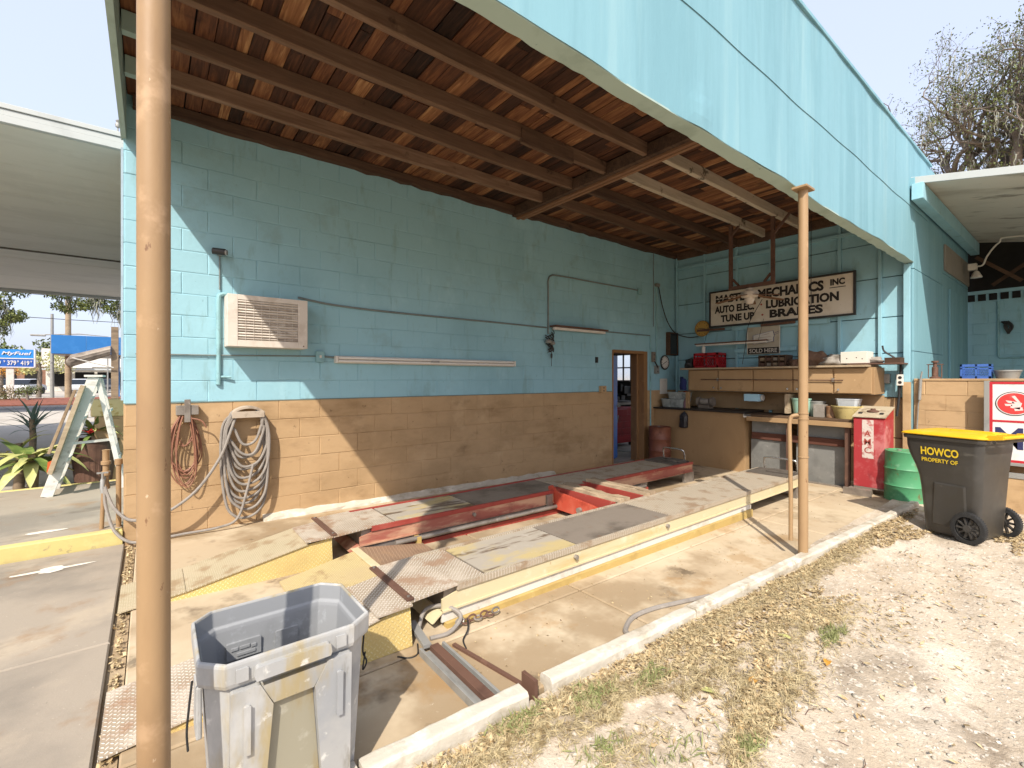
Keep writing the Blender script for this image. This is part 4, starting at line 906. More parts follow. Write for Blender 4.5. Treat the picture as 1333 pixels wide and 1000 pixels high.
MB().tube([(8.105, 4.62, 1.485), (8.10, 3.4, 1.48), (8.105, 2.37, 1.475)], .008, 8).build('locking_bar', rustbrown, cab)
for y in (4.30, 2.50): box('hasp', steel, cab, (8.10, 8.128, y - .015, y + .015, 1.455, 1.51))
sh = thing('shelf', 'pale board shelf laid along the top of the wall cabinet', 'shelf', (8.4, 3.4, 1.67))
box('board', oldwood, sh, (8.06, 8.64, 2.06, 5.02, 1.67, 1.70), .003)
box('board', rustbrown, sh, (8.20, 8.62, 1.72, 2.35, 1.705, 1.725), .003)

def crate(loc, L, Wd, H, m, label, nm='milk_crate'):
    t = thing(nm, label, 'crate', loc); x, y, z = loc
    for s_ in (-1, 1):
        for axis in (0, 1):
            A, Bh = (L, Wd) if axis == 0 else (Wd, L)
            mb = MB()
            def bar(a0, a1, z_a, z_b, d=.012):
                if axis == 0: mb.box(x + a0, x + a1, y + s_*Bh/2 - d/2, y + s_*Bh/2 + d/2, z + z_a, z + z_b)
                else: mb.box(x + s_*Bh/2 - d/2, x + s_*Bh/2 + d/2, y + a0, y + a1, z + z_a, z + z_b)
            bar(-A/2, A/2, 0, H*.16); bar(-A/2, A/2, H*.84, H); bar(-A/2, A/2, H*.66, H*.74)
            for f in (-.5, -.06, .44): bar(A*f, A*(f + .06), 0, H)
            n = 5
            for side in (0, 1):
                c0 = -A*.44 + side*A*.5; c1 = c0 + A*.38
                for k in range(n):
                    u0, u1 = c0 + (c1 - c0)*k/n, c0 + (c1 - c0)*(k + 1)/n
                    for za, zb in ((.16, .40), (.40, .66)):
                        for fl in (0, 1):
                            p = (u0, z + H*(za if fl else zb)); q = (u1, z + H*(zb if fl else za))
                            if axis == 0: mb.beam((x + p[0], y + s_*Bh/2, p[1]), (x + q[0], y + s_*Bh/2, q[1]), .006, .006)
                            else: mb.beam((x + s_*Bh/2, y + p[0], p[1]), (x + s_*Bh/2, y + q[0], q[1]), .006, .006)
            mb.build('side', m, t)
    box('base', m, t, (x - L/2, x + L/2, y - Wd/2, y + Wd/2, z, z + .01))
    return t
crate((8.42, 4.62, 1.701), .30, .48, .285, pm('red crate plastic', S('#a3161f'), [(S('#7d1118'), 5, .5, .7, .5)], .4), 'red plastic milk crate on the shelf above the cabinet')
one('spray_can', MB().lathe([(.0, 0), (.035, 0), (.035, .11), (.02, .13), (.014, .132), (.014, .155), (0, .157)], (8.38, 4.72, 1.988), 14), whitemet, 'small white spray can standing on the red crate', 'can')
def lump(c, r, m, name, label, cat, seed, sz=(1, 1, .6), group=None):
    rs = random.Random(seed); bm = bmesh.new(); bmesh.ops.create_icosphere(bm, subdivisions=3, radius=1)
    ph = [rs.uniform(0, 6) for _ in range(6)]
    for v in bm.verts:
        k = 1 + .22*math.sin(3*v.co.x + ph[0]) * math.cos(4*v.co.y + ph[1]) + .14*math.sin(6*v.co.z + 5*v.co.x + ph[2]) + .10*math.sin(9*v.co.y + ph[3])
        v.co = Vector((v.co.x*k*sz[0]*r, v.co.y*k*sz[1]*r, max(-.55, v.co.z*k)*sz[2]*r))
    zmin = min(v.co.z for v in bm.verts)
    for v in bm.verts: v.co += Vector((0, 0, -zmin))
    me = bpy.data.meshes.new(name); bm.to_mesh(me); bm.free(); me.materials.append(m)
    for p in me.polygons: p.use_smooth = True
    o = bpy.data.objects.new(name, me); col.objects.link(o); o.location = c
    return tag(o, label, cat, group)
bagg = pm('grey plastic sheet', S('#8d867d'), [(S('#5f574e'), 5, .5, .7, .7), (S('#b1aba2'), 9, .56, .7, .5)], .5)
bagb = pm('dirty brown rag', S('#6a5140'), [(S('#3f2f25'), 6, .5, .7, .7), (S('#8f7561'), 10, .58, .7, .5)], .9)
pb = thing('parts_bin', 'dark brown wooden rack of small cubbies on the shelf', 'rack', (8.4, 3.5, 1.70))
dkw = woodmat('dark cubby wood', [S('#2f221a'), S('#49372a'), S('#624b39')], (12, 3, 12))
mb = MB().box(8.52, 8.55, 3.22, 3.66, 1.702, 1.90)
for k in range(5): mb.box(8.28, 8.52, 3.22 + k*.105, 3.24 + k*.105, 1.702, 1.90)
for k in range(3): mb.box(8.282, 8.52, 3.241, 3.64, 1.702 + k*.09, 1.716 + k*.09)
mb.build('rack_frame', dkw, pb)
for k in range(8): box('contents', [rustbrown, oldwood, darksteel][k % 3], pb, (8.30, 8.45, 3.255 + (k % 4)*.105, 3.325 + (k % 4)*.105, 1.718 + (k//4)*.09, 1.77 + (k//4)*.09), .004)
lump((8.35, 3.10, 1.702), .13, bagb, 'rag_heap', 'small dark rag heap beside the cubby rack', 'rag', 3, (.8, 1.0, .6))
lump((8.35, 2.82, 1.702), .17, bagb, 'leather_bundle', 'brown folded bundle on the shelf right of the post', 'bundle', 5, (.8, 1.2, .9))
lump((8.34, 2.55, 1.702), .15, bagg, 'plastic_bundle', 'crumpled grey plastic bundle on the shelf next to the white box', 'bundle', 9, (.9, 1.3, .7))
lump((8.40, 2.12, 1.727), .13, bagg, 'plastic_bundle', 'crumpled pale plastic right of the white box on the shelf', 'bundle', 12, (.7, 1.2, .5))
wbx = thing('white_box', 'white cardboard box with dark spots on the cabinet shelf', 'box', (8.34, 2.28, 1.727))
box('carton', paper, wbx, (8.20, 8.50, 2.10, 2.43, 1.727, 1.90), .004)
for y, z in ((2.35, 1.80), (2.23, 1.81), (2.16, 1.79)): MB().cyl((8.198, y, z), (8.201, y, z), .008, 8).build('hole', black, wbx)
wj = thing('wooden_tray', 'small wooden box with a curved handle at the end of the shelf', 'box', (8.4, 1.82, 1.726))
box('tray', dkw, wj, (8.28, 8.50, 1.74, 1.92, 1.726, 1.80), .003)
MB().tube(smooth_path([(8.4, 1.83, 1.80), (8.4, 1.88, 1.84), (8.4, 1.95, 1.90), (8.4, 1.97, 1.98)]), [.012]*19, 8).build('handle', black, wj)
# sockets and cables on the right of the back wall
t = thing('meter_box', 'small grey electrical box on the blue back wall', 'electrical box', (B, 1.98, 1.5)); box('box', metalgrey, t, (B - .08, B - .001, 1.935, 2.01, 1.43, 1.57), .005)
t = thing('hanging_socket', 'white double socket hanging on a thick black cable', 'socket', (B - .1, 1.82, .9))
MB().tube(smooth_path([(B - .1, 1.80, 1.72), (B - .1, 1.80, 1.6), (B - .1, 1.81, 1.42), (B - .11, 1.82, 1.2), (B - .13, 1.84, .95)]), .016, 8).build('cable', rubber, t)
box('plate', whitemet, t, (B - .145, B - .115, 1.765, 1.84, 1.40, 1.56), .004)
for z in (1.445, 1.515): MB().cyl((B - .148, 1.80, z), (B - .144, 1.80, z), .022).build('socket_face', black, t)

# tins, bins and tools on the counter
def tapered(name, m, c, r0, r1, h, label, cat, n=24, lip=.008, squash=1.0):
    mb = MB()
    prof = [(0.001, 0), (r0, 0), (r1, h - .02), (r1 + lip, h - .018), (r1 + lip, h), (r1 - .004, h), (r0 - .006, .01), (0.001, .01)]
    mb.lathe(prof, (0, 0, 0), n, False); mb.v = [(x*squash + c[0], y + c[1], z + c[2]) for x, y, z in mb.v]
    return tag(mb.build(name, m), label, cat)
glassb = pm('scuffed clear plastic', S('#9aa19d'), [(S('#6f7672'), 8, .48, .66, .8), (S('#c5c9c4'), 14, .54, .68, .7), (S('#4c4a45'), 10, .6, .72, .6)], .35)
def tub(loc, L, Wd, H, label, lidmat=None, m=glassb):
    t = thing('plastic_tub', label, 'tub', loc); x, y, z = loc
    def rg(s_, h): return [(x + q[0]*L/2*s_, y + q[1]*Wd/2*s_, z + h) for q in ((-1, -.8), (-.8, -1), (.8, -1), (1, -.8), (1, .8), (.8, 1), (-.8, 1), (-1, .8))]
    MB().loft([rg(.86, 0), rg(.97, H*.86), rg(1.0, H*.88), rg(1.0, H), rg(.95, H), rg(.84, .012)], True, True).build('tub', m, t, .003)
    mb = MB()
    rs = random.Random(L*99)
    for k in range(9): a, b = rs.uniform(-.33, .33)*L, rs.uniform(-.36, .36)*Wd; mb.box(x + a - .03, x + a + .03, y + b - .03, y + b + .03, z + .012, z + H*rs.uniform(.5, .95))
    mb.build('contents', metalgrey, t)
    return t
tub((8.20, 5.20, .942), .32, .52, .16, 'wide clear tub of small parts on the counter by the doorway')
tub((8.24, 5.14, 1.105), .28, .42, .13, 'smaller clear tub stacked on the wide parts tub')
one('notice_card', MB().box(8.12, 8.36, 5.500, 5.512, 1.19, 1.50), paper, 'plain white card propped on the wall behind the clear tubs', 'card')
g = thing('bench_grinder', 'grey bench grinder on the black counter top', 'grinder', (8.2, 4.6, .94))
MB().tube([(8.2, 4.66, 1.07), (8.2, 4.50, 1.07)], .06, 16).build('motor', bagg, g)
for y in (4.71, 4.44): MB().tube([(8.2, y - .02, 1.07), (8.2, y + .02, 1.07)], .085, 20).build('wheel', darksteel, g)
box('base', darksteel, g, (8.13, 8.28, 4.47, 4.69, .942, 1.01), .006)
one('marker_bottle', MB().lathe([(.0, 0), (.035, 0), (.035, .11), (.015, .15), (.015, .18), (0, .18)], (8.1, 4.93, .942), 14), pm('pink plastic', S('#8d6a76'), rough=.5), 'dull pink bottle at the left end of the counter', 'bottle')
lump((8.15, 5.02, 1.28), .08, pm('blue cloth', S('#26305f'), rough=.9), 'blue_rag', 'dark blue rag hanging at the cabinet end', 'rag', 21, (.5, .8, 2.0))
lump((8.2, 4.99, 1.15), .06, pm('red cloth', S('#7d2a26'), rough=.9), 'red_rag', 'small red rag below the blue rag', 'rag', 22, (.5, .8, 1.2))
lump((8.35, 4.98, 1.702), .11, black, 'black_case', 'black bag left of the red crate', 'bag', 23, (.8, .7, 1.2))
t = thing('towel_dispenser', 'pale blue paper towel box under the wall cabinet', 'dispenser', (8.3, 3.72, 1.12))
box('body', pm('pale blue metal', S('#a8cfe0'), rough=.4), t, (8.18, 8.34, 3.60, 3.86, 1.11, 1.235), .004)
MB().tube([(8.26, 3.595, 1.17), (8.26, 3.565, 1.17)], .05, 16).build('end_knob', whitemet, t)
tapered('bucket', pm('mint plastic', S('#9fc7b3'), [(S('#7fa392'), 6, .5, .7, .6)], .5), (8.2, 2.96, .906), .10, .135, .28, 'mint green plastic bucket on the counter behind the post', 'bucket')
tapered('grey_pail', metalgrey, (8.3, 2.78, .906), .09, .12, .24, 'grey pail half hidden behind the post', 'pail')
box_ = one('cardboard_carton', MB().box(8.1, 8.3, 2.62, 2.76, .906, 1.10), bagg, 'white carton between the post and the yellow basin', 'box', bevel=.003)
one('paint_tin', MB().lathe([(0, 0), (.07, 0), (.073, .01), (.07, .02), (.07, .16), (.073, .17), (.06, .175), (0, .172)], (8.18, 2.54, .906), 20), pm('rust stained tin', S('#8c6a4d'), [(S('#5e3d2a'), 9, .5, .66, .8), (S('#b9a88e'), 12, .58, .7, .6)], .6), 'rust stained tin beside the yellow basin', 'tin')
bs = tapered('enamel_basin', pm('dirty yellow basin', S('#c4b277'), [(S('#8f7c49'), 6, .52, .68, .7), (S('#dccf9f'), 9, .55, .7, .6), (S('#4b4030'), 14, .64, .74, .6)], .55), (8.2, 2.34, .906), .15, .20, .19, 'dirty yellow basin on the right end of the counter', 'basin')
tub((8.22, 2.33, 1.08), .26, .28, .12, 'pale grey tray lying in the yellow basin', m=pm('pale grey tray', S('#b4b9bc'), [(S('#8e9498'), 6, .5, .7, .6)], .45))
one('counter_socket', MB().box(7.86, 7.90, 3.60, 3.72, .85, .905), whitemet, 'white double socket at the joint of the two counter tops', 'socket', bevel=.003)
j = thing('oil_jug', 'black plastic jug hanging on the tan counter front', 'jug', (7.93, 4.86, .55))
jm = pm('glossy black plastic', S('#26262a'), [(S('#4d4d52'), (9, 9, 5), .54, .66, .8)], .3)
def jr(z, w, d, k=0): return [(7.945 - d*a, 4.86 + w*b + k, z) for a, b in ((0, -1), (.6, -1), (1, -.6), (1, .6), (.6, 1), (0, 1))]
MB().loft([jr(.575, .06, .07), jr(.59, .078, .09), jr(.80, .075, .085, -.01), jr(.85, .05, .06, -.01), jr(.865, .025, .04, -.01)]).build('body', jm, j, .006)
MB().tube([(7.925, 4.83, .845), (7.91, 4.84, .885), (7.925, 4.87, .865)], .009, 8).build('handle', jm, j)
# drums and the red cabinet
def drum(c, r, h, m, label, tilt=0.0):
    t = thing('steel_drum', label, 'drum', c, group='steel drums')
    pr = [(0.001, .01), (r - .01, .01), (r, 0), (r + .006, .008), (r, .02)]
    for f in (.34, .66): pr += [(r, h*f - .02), (r + .011, h*f), (r, h*f + .02)]
    pr += [(r, h - .02), (r + .006, h - .008), (r, h), (r - .012, h), (r - .014, h - .015), (.001, h - .016)]
    MB().lathe(pr, (0, 0, 0), 32, False).build('barrel', m, t, local=True)
    MB().lathe([(.0, 0), (.026, 0), (.026, .012), (0, .014)], (r*.55, r*.2, h - .015), 12, False).build('bung', steel, t, local=True)
    t.rotation_euler = (tilt, 0, .4); return t
drum((7.66, 5.20, fz(7.66)), .20, .68, pm('brown drum paint', S('#7a4a37'), [(S('#5d3628'), 4, .5, .68, .7), (S('#94624c'), 8, .56, .7, .5), (S('#3b241c'), 16, .66, .74, .6)], .5), 'rusty brown steel drum in the corner beside the doorway')
drum((7.80, 1.60, -.125), .21, .68, pm('green drum paint', S('#4d8f64'), [(S('#3b7350'), 5, .5, .68, .6), (S('#7fae8c'), 8, .56, .7, .5), (S('#6d5a35'), (7, 7, 4), .58, .68, .8), (S('#3c2f20'), 18, .66, .74, .7)], .5), 'green steel drum with rust stains beside the wheeled bin', .02)
one('drum_skid', MB().box(7.60, 8.30, 1.94, 2.20, -.125, -.02).box(7.58, 7.62, 1.90, 2.22, -.122, .0), darksteel, 'dark timber skid under the red cabinet', 'skid', bevel=.004)
rc = thing('oil_cabinet', 'faded red metal oil dispenser cabinet with sloping top', 'cabinet', (7.95, 1.98, -.02))
bleach = pm('bleached red enamel', S('#a23236'), [(S('#c07876'), (2.5, 2.5, 2.5), .52, .66, .8), (S('#cfa19b'), 5, .62, .72, .6), (S('#86262b'), 7, .6, .72, .7), (S('#6c4a3f'), 22, .66, .74, .5)], .55)
box('body', bleach, rc, (7.80, 8.22, 1.80, 2.155, .0, .94), .006)
MB().prism([(7.80, 1.80, .94), (8.22, 1.80, .94), (8.22, 1.80, 1.08), (7.80, 1.80, .955)], (0, .355, 0)).build('upper_body', shred, rc, .003)
topm = pm('greasy cream top', S('#a99c84'), [(S('#6f5e48'), 8, .5, .66, .8), (S('#c4bba7'), 11, .56, .7, .6)], .6)
MB().prism([(7.78, 1.79, .962), (8.23, 1.79, 1.09), (8.23, 1.79, 1.105), (7.78, 1.79, .977)], (0, .375, 0)).build('sloping_top', topm, rc, .003)
MB().lathe([(.0, 0), (.07, 0), (.07, .02), (.03, .03), (.03, .05), (0, .05)], (8.0, 1.98, 1.03), 16, False).build('filler', rustbrown, rc)
for y in (2.10, 1.86): box('clip', black, rc, (7.88, 7.93, y - .02, y + .02, 1.0, 1.03))
box('label_strip', pm('worn white decal', S('#c9bdb3'), [(S('#b06a65'), 14, .5, .62, .9), (S('#93827a'), 20, .58, .7, .7)], .6), rc, (7.796, 7.799, 1.925, 2.055, .40, .93))
for k, ch_ in enumerate('AMC'): text('letter', ch_, redp, rc, (7.7955, 2.03, .70 - k*.115), (0, -1, 0), (0, 0, 1), .075, .085, .01, .001)
box('plinth', darksteel, rc, (7.79, 8.23, 1.805, 2.15, -.018, .0))

# ------------------------------------------------------------------ signs, clocks and fixtures at the back
sg = thing('painted_sign', 'long cream hand painted garage sign leaning forward on the back wall', 'sign', (8.55, 3.5, 2.5))
signm = pm('cream sign paint', S('#cfc6b6'), [(S('#b5a892'), 3, .48, .68, .6), (S('#ddd6c9'), 7, .56, .7, .5), (S('#8e7a60'), 15, .66, .75, .6)], .7)
ink = pm('black sign paint', S('#262220'), [(S('#8d8374'), 40, .66, .72, .7)], .7)
box('panel', signm, sg, (8.575, 8.60, 2.37, 4.68, 2.515, 3.145), .002)
for b in ((8.56, 8.61, 2.34, 4.71, 3.145, 3.175), (8.56, 8.61, 2.34, 4.71, 2.485, 2.515), (8.56, 8.61, 4.68, 4.71, 2.5151, 3.1449), (8.56, 8.61, 2.34, 2.37, 2.5151, 3.1449)): box('frame', black, sg, b, .003)
box('bracket', rustbrown, sg, (8.61, B - .05, 3.2, 3.9, 2.75, 2.79))
sx = 8.574; Rt, Up = (0, -1, 0), (0, 0, 1)
def st(s, y0, z0, w, h, wt=.05): text('lettering', s, ink, sg, (sx, y0, z0), Rt, Up, w, h, wt, .0015)
st('MASTER', 4.58, 2.935, .68, .155); st('MECHANICS', 3.80, 2.925, 1.03, .170); st('INC', 2.68, 2.985, .20, .105)
box('underline', ink, sg, (8.5725, 8.5735, 2.47, 2.69, 2.945, 2.957))
st('AUTO ELEC.', 4.60, 2.745, .74, .140); st('LUBRICATION', 3.66, 2.735, 1.10, .150)
st('TUNE UP', 4.48, 2.57, .62, .135); st('BRAKES', 3.60, 2.565, .82, .145)
reddot = pm('faded red dot', S('#9c4a3a'), rough=.7)
for y, z in ((3.74, 2.82), (3.72, 2.635)): MB().tube([(8.5735, y, z), (8.5725, y, z)], .018, 14).build('dot', reddot, sg)
mb = MB()
for k in range(14): y = 4.60 - k*.052; mb.box(8.5718, 8.5722, y - .04, y + .004, 3.015 + random.uniform(-.006, .006), 3.024 + random.uniform(0, .010))
mb.build('scratched_band', signm, sg)
s2 = thing('small_sign', 'small cream sign with a blue outlined battery above SOLD HERE', 'sign', (8.64, 3.73, 1.94))
box('panel', pm('yellowed sign', S('#b3aa97'), [(S('#9c8f78'), 5, .5, .7, .6)], .7), s2, (8.622, 8.64, 3.45, 4.01, 1.94, 2.43), .002)
box('frame', signm, s2, (8.618, 8.6215, 3.45, 3.463, 1.94, 2.43)); box('frame', signm, s2, (8.618, 8.6215, 3.997, 4.01, 1.94, 2.43))
box('black_band', ink, s2, (8.6185, 8.6215, 3.465, 3.995, 1.95, 2.055))
text('lettering', 'SOLD HERE', signm, s2, (8.6175, 3.965, 1.965), Rt, Up, .47, .072, .015, .001)
bpoly = [(3.90, 2.12), (3.55, 2.155), (3.55, 2.235), (3.535, 2.24), (3.56, 2.345), (3.90, 2.28)]
MB().prism([(8.6205, y, z) for y, z in bpoly], (-.0015, 0, 0)).build('battery_shape', paper, s2)
bi = pm('blue sign ink', S('#2f3d78'), rough=.6)
mb = MB()
for (a, b) in zip(bpoly, bpoly[1:] + bpoly[:1]): mb.beam((8.6180, a[0], a[1]), (8.6180, b[0], b[1]), .003, .012, (1, 0, 0))
mb.beam((8.6175, 3.54, 2.30), (8.6175, 3.46, 2.33), .003, .010, (1, 0, 0)); mb.beam((8.6175, 3.54, 2.27), (8.6175, 3.46, 2.30), .003, .008, (1, 0, 0))
mb.build('battery_outline', bi, s2)
oi_ = pm('brown sign ink', S('#9a6440'), rough=.6)
for k, (ya, yb, z) in enumerate(((3.75, 3.62, 2.285), (3.86, 3.60, 2.23), (3.87, 3.58, 2.175))): MB().beam((8.6185, ya, z - .012), (8.6185, yb, z + .014), .0012, .026, (1, 0, 0)).build('faded_words', oi_, s2)
def clock(c, nrm, r, face, rim, label, hands):
    t = thing('wall_clock', label, 'clock', c); c = Vector(c); n_ = Vector(nrm)
    rt = Vector((0, -1, 0)) if abs(n_.x) > .5 else Vector((1, 0, 0)); up = Vector((0, 0, 1))
    MB().tube([c, c + n_*.03], r*.96, 32).build('face', face, t)
    q = [c + n_*.025 + (rt*math.cos(a) + up*math.sin(a))*r for a in np.linspace(0, 2*math.pi, 37)]
    MB().tube(q, .014, 8, False).build('rim', rim, t)
    for k in range(12):
        a = k*math.pi/6; d = rt*math.cos(a) + up*math.sin(a); MB().beam(c + n_*.031 + d*r*.72, c + n_*.031 + d*r*.84, .012, .002, n_).build('hour_mark', black, t)
    for a, l in hands: d = rt*math.sin(R(a)) + up*math.cos(R(a)); MB().beam(c + n_*.033, c + n_*.033 + d*r*l, .010, .002, n_).build('hand', black, t)
clock((8.27, W - .001, 1.83), (0, -1, 0), .135, whitemet, black, 'round white wall clock with a black rim beside the conduit', ((70, .5), (245, .75)))
clock((B - .05, 4.88, 2.49), (-1, 0, 0), .145, pm('yellowed dial', S('#b48f45'), [(S('#8f6d31'), 6, .5, .7, .6)], .6), pm('brass rim', S('#a07c3c'), rough=.4), 'round yellowed clock low left of the long sign', ((100, .5), (280, .6)))
db = thing('framed_box', 'dark framed glass cabinet hung in the wall corner', 'cabinet', (8.5, W - .05, 1.98))
box('back', hole, db, (8.37, 8.63, W - .06, W - .003, 2.01, 2.42))
for b in ((8.34, 8.37, 1.98, 2.45), (8.63, 8.66, 1.98, 2.45)): box('frame', dkw, db, (b[0], b[1], W - .09, W - .002, b[2], b[3]), .003)
for za in (1.98, 2.42): box('frame', dkw, db, (8.3701, 8.6299, W - .09, W - .002, za, za + .03), .003)
gd = NT('dusty dark glass'); gd.b.inputs['Base Color'].default_value = (.02, .018, .016, 1); gd.b.inputs['Roughness'].default_value = .15
box('glass', gd.m, db, (8.3702, 8.6298, W - .075, W - .07, 2.0101, 2.4199))
hf = thing('iron_hanger', 'rusty brown iron hanger frame fixed to the roof joists', 'bracket', (7.5, 3.43, 4.0))
for ya, zt in ((3.75, 4.0), (3.10, 4.0)): box('upright', rustbrown, hf, (7.475, 7.525, ya - .026, ya + .026, 3.0, zt), .003)
box('cross_bar', rustbrown, hf, (7.47, 7.53, 3.074, 3.776, 2.945, 2.999), .003)
for a, b in (((7.5, 3.72, 3.12), (7.5, 3.62, 3.0)), ((7.5, 3.13, 3.12), (7.5, 3.23, 3.0)), ((7.5, 3.10, 3.70), (7.5, 2.86, 3.97)), ((7.5, 3.75, 3.82), (7.5, 3.62, 3.97))): MB().beam(a, b, .035, .03).build('brace', rustbrown, hf)
fan = thing('ceiling_fan', 'small old ceiling fan with drooping wooden blades before the sign', 'fan', (7.5, 3.45, 2.75))
MB().lathe([(.0, .19), (.05, .185), (.06, .15), (.12, .13), (.135, .09), (.12, .05), (.07, .03), (.075, .0), (.05, -.06), (0, -.075)], (7.5, 3.45, 2.75), 20, False).build('motor', acm, fan)
bladem = woodmat('fan blade wood', [S('#6b4e3a'), S('#8a684d')], (8, 8, 8))
for a in (20, 95, 165, 250, 320):
    d = Vector((math.cos(R(a)), math.sin(R(a)), 0)); c_ = Vector((7.5, 3.45, 2.82))
    MB().beam(c_ + d*.10, c_ + d*.52 + Vector((0, 0, -.07)), .11, .008).build('blade', bladem, fan, .003)
one('drop_rod', MB().cyl((7.5, 3.45, 2.944), (7.5, 3.45, 2.94), .02), rustbrown, 'short rod joining the fan to the hanger frame', 'rod')
one('wall_slat', MB().beam((8.60, 4.98, 2.455), (8.60, 4.42, 2.445), .02, .045), rustbrown, 'brown wooden slat under the left end of the long sign', 'slat')
one('wall_slat', MB().beam((8.60, 3.76, 2.452), (8.60, 3.20, 2.46), .02, .045), rustbrown, 'brown wooden slat below the middle of the long sign', 'slat')
bl_ = thing('bench_light', 'narrow brown topped bench light hanging before the small sign', 'light fixture', (8.35, 4.2, 2.1))
box('reflector', rustbrown, bl_, (8.33, 8.42, 3.55, 4.88, 2.155, 2.178), .003)
box('tube', whitemet, bl_, (8.35, 8.40, 3.56, 4.86, 2.125, 2.154), .004)
for y in (3.7, 4.7): MB().cyl((8.375, y, 2.178), (8.375 + .3, y, 2.75), .003, 5).build('hanger_wire', black, bl_)
for p, lab in (([(7.9, 2.72, 3.98), (7.9, 2.72, 2.6)], 'thin dark pull cord hanging from the roof right of the hanger'), ([(7.6, 3.30, 2.75), (7.8, 3.6, 2.4), (8.0, 3.75, 2.05), (8.1, 3.85, 1.75)], 'thin dark wire looping in front of the small sign')):
    one('thin_wire', MB().tube(smooth_path(p, 5), .005, 5), black, lab, 'wire')

# ------------------------------------------------------------------ right of the bay: pony wall, crate, sign, lean-to roof
pw = thing('low_block_wall', 'low tan painted block wall behind the wheeled bin', 'wall', (8.7, .4, -.15))
PX = 8.60
box('wall_core', tanp, pw, (PX + .005, PX + .2, -1.6, 1.655, -.3, 1.47))
box('cap', tanp, pw, (PX - .01, PX + .21, -1.6, 1.655, 1.47, 1.50), .004)
def wall_blocks_x(parent, X, y0, y1, zlo, zhi, m, lim=300):
    for q in lay_blocks(zlo, zhi, lambda z: [(y0, y1)], lambda z: m, y0):
        yc, zc, L, H, _ = q
        o = bpy.data.objects.new('block', get_block(L, H, m)); col.objects.link(o); o.parent = parent
        o.location = Vector((X + random.uniform(-.0015, .0015), yc, zc)) - OFF[parent]; o.rotation_euler = (0, random.uniform(-.003, .003), R(-90))
wall_blocks_x(pw, PX, -.4, 1.655, -.2115, 1.47, tanp)
bj = thing('bottle_jack', 'rusty bottle jack standing on the low tan wall', 'jack', (8.72, 1.45, 1.50))
MB().lathe([(.0, 0), (.06, 0), (.06, .02), (.035, .03), (.035, .16), (.022, .165), (.022, .22), (.04, .225), (.04, .25), (0, .25)], (8.72, 1.45, 1.501), 16, False).build('body', rustbrown, bj)
mb = MB().cyl((8.72, 1.52, 1.51), (8.72, 1.52, 1.70), .006).cyl((8.72, 1.38, 1.51), (8.72, 1.38, 1.70), .006).cyl((8.72, 1.36, 1.70), (8.72, 1.54, 1.70), .006)
mb.build('guide_rods', rustbrown, bj)
crate((8.72, 1.035, 1.501), .20, .285, .19, pm('blue crate plastic', S('#3f63a8'), [(S('#31508c'), 5, .5, .7, .5)], .45), 'blue plastic milk crate on the low tan wall')
tapered('metal_pot', metalgrey, (8.72, .75, 1.501), .10, .125, .11, 'shallow grey metal pot on the low wall right of the blue crate', 'pot')
one('caulking_gun', MB().tube([(8.57, 1.62, .70), (8.57, 1.60, 1.15), (8.56, 1.585, 1.20)], .008, 8).tube([(8.565, 1.59, 1.20), (8.56, 1.575, 1.50)], .020, 10).tube([(8.56, 1.575, 1.50), (8.56, 1.56, 1.60)], .010, 8), metalgrey, 'thin grey rod tool leaning at the end of the low tan wall', 'tool')
ms = thing('leaning_sign', 'white sign with a red border and red oval emblem against the low wall', 'sign', (8.45, .1, .40))
wsg = pm('white sign face', S('#d6d3cf'), [(S('#bdb7ae'), 4, .5, .7, .5)], .4)
sr = pm('sign red', S('#b3262e'), rough=.5)
box('panel', wsg, ms, (8.42, 8.46, -.70, .88, .46, 1.46), .003)
for b in ((.46, .49, -.70, .88), (1.432, 1.46, -.70, .88), (.955, .98, -.70, .852)): box('red_band', sr, ms, (8.416, 8.4195, b[2], b[3], b[0], b[1]))
box('red_band', sr, ms, (8.4162, 8.4197, .853, .88, .491, 1.431))
box('side_rail', metalgrey, ms, (8.40, 8.47, .881, .93, .40, 1.47), .003); box('foot_rail', metalgrey, ms, (8.40, 8.47, -.70, .879, .42, .459), .003)
def oval(x, cy, cz, ry, rz, d): return [(x, cy + ry*math.cos(a), cz + rz*math.sin(a)) for a in np.linspace(0, 2*math.pi, 33)[:-1]]
MB().prism(oval(8.4195, .665, 1.19, .165, .150, 0), (-.003, 0, 0)).build('emblem_ring', pm('emblem black', S('#2b2226'), rough=.5), ms)
MB().prism(oval(8.4163, .665, 1.19, .156, .141, 0), (-.002, 0, 0)).build('emblem_white', wsg, ms)
MB().prism(oval(8.4142, .665, 1.19, .146, .131, 0), (-.002, 0, 0)).build('emblem_oval', pm('emblem red', S('#c23a37'), [(S('#d8625b'), 9, .5, .7, .5)], .5), ms)
pal = pm('emblem pale', S('#e2c4bd'), rough=.5)
for p in ([(.70, 1.14), (.62, 1.12), (.60, 1.20), (.68, 1.22)], [(.64, 1.21), (.61, 1.20), (.66, 1.29), (.69, 1.28)], [(.72, 1.20), (.66, 1.19), (.68, 1.22), (.74, 1.23)], [(.74, 1.16), (.68, 1.16), (.69, 1.185), (.75, 1.185)], [(.66, 1.10), (.59, 1.11), (.60, 1.15), (.67, 1.14)]):
    MB().prism([(8.4121, y, z) for y, z in p], (-.0015, 0, 0)).build('emblem_shape', pal, ms)
text('lettering', 'Master', pm('navy sign ink', S('#2c2f55'), rough=.5), ms, (8.418, .83, .62), Rt, Up, .98, .27, .02, .001)
for y in (.80, .2, -.5): box('leg', postm, ms, (8.42, 8.46, y - .03, y + .03, -.18, .42))
one('ground_rail', MB().box(8.32, 8.38, -.7, .95, .28, .34), metalgrey, 'grey metal rail standing below the white sign', 'rail')
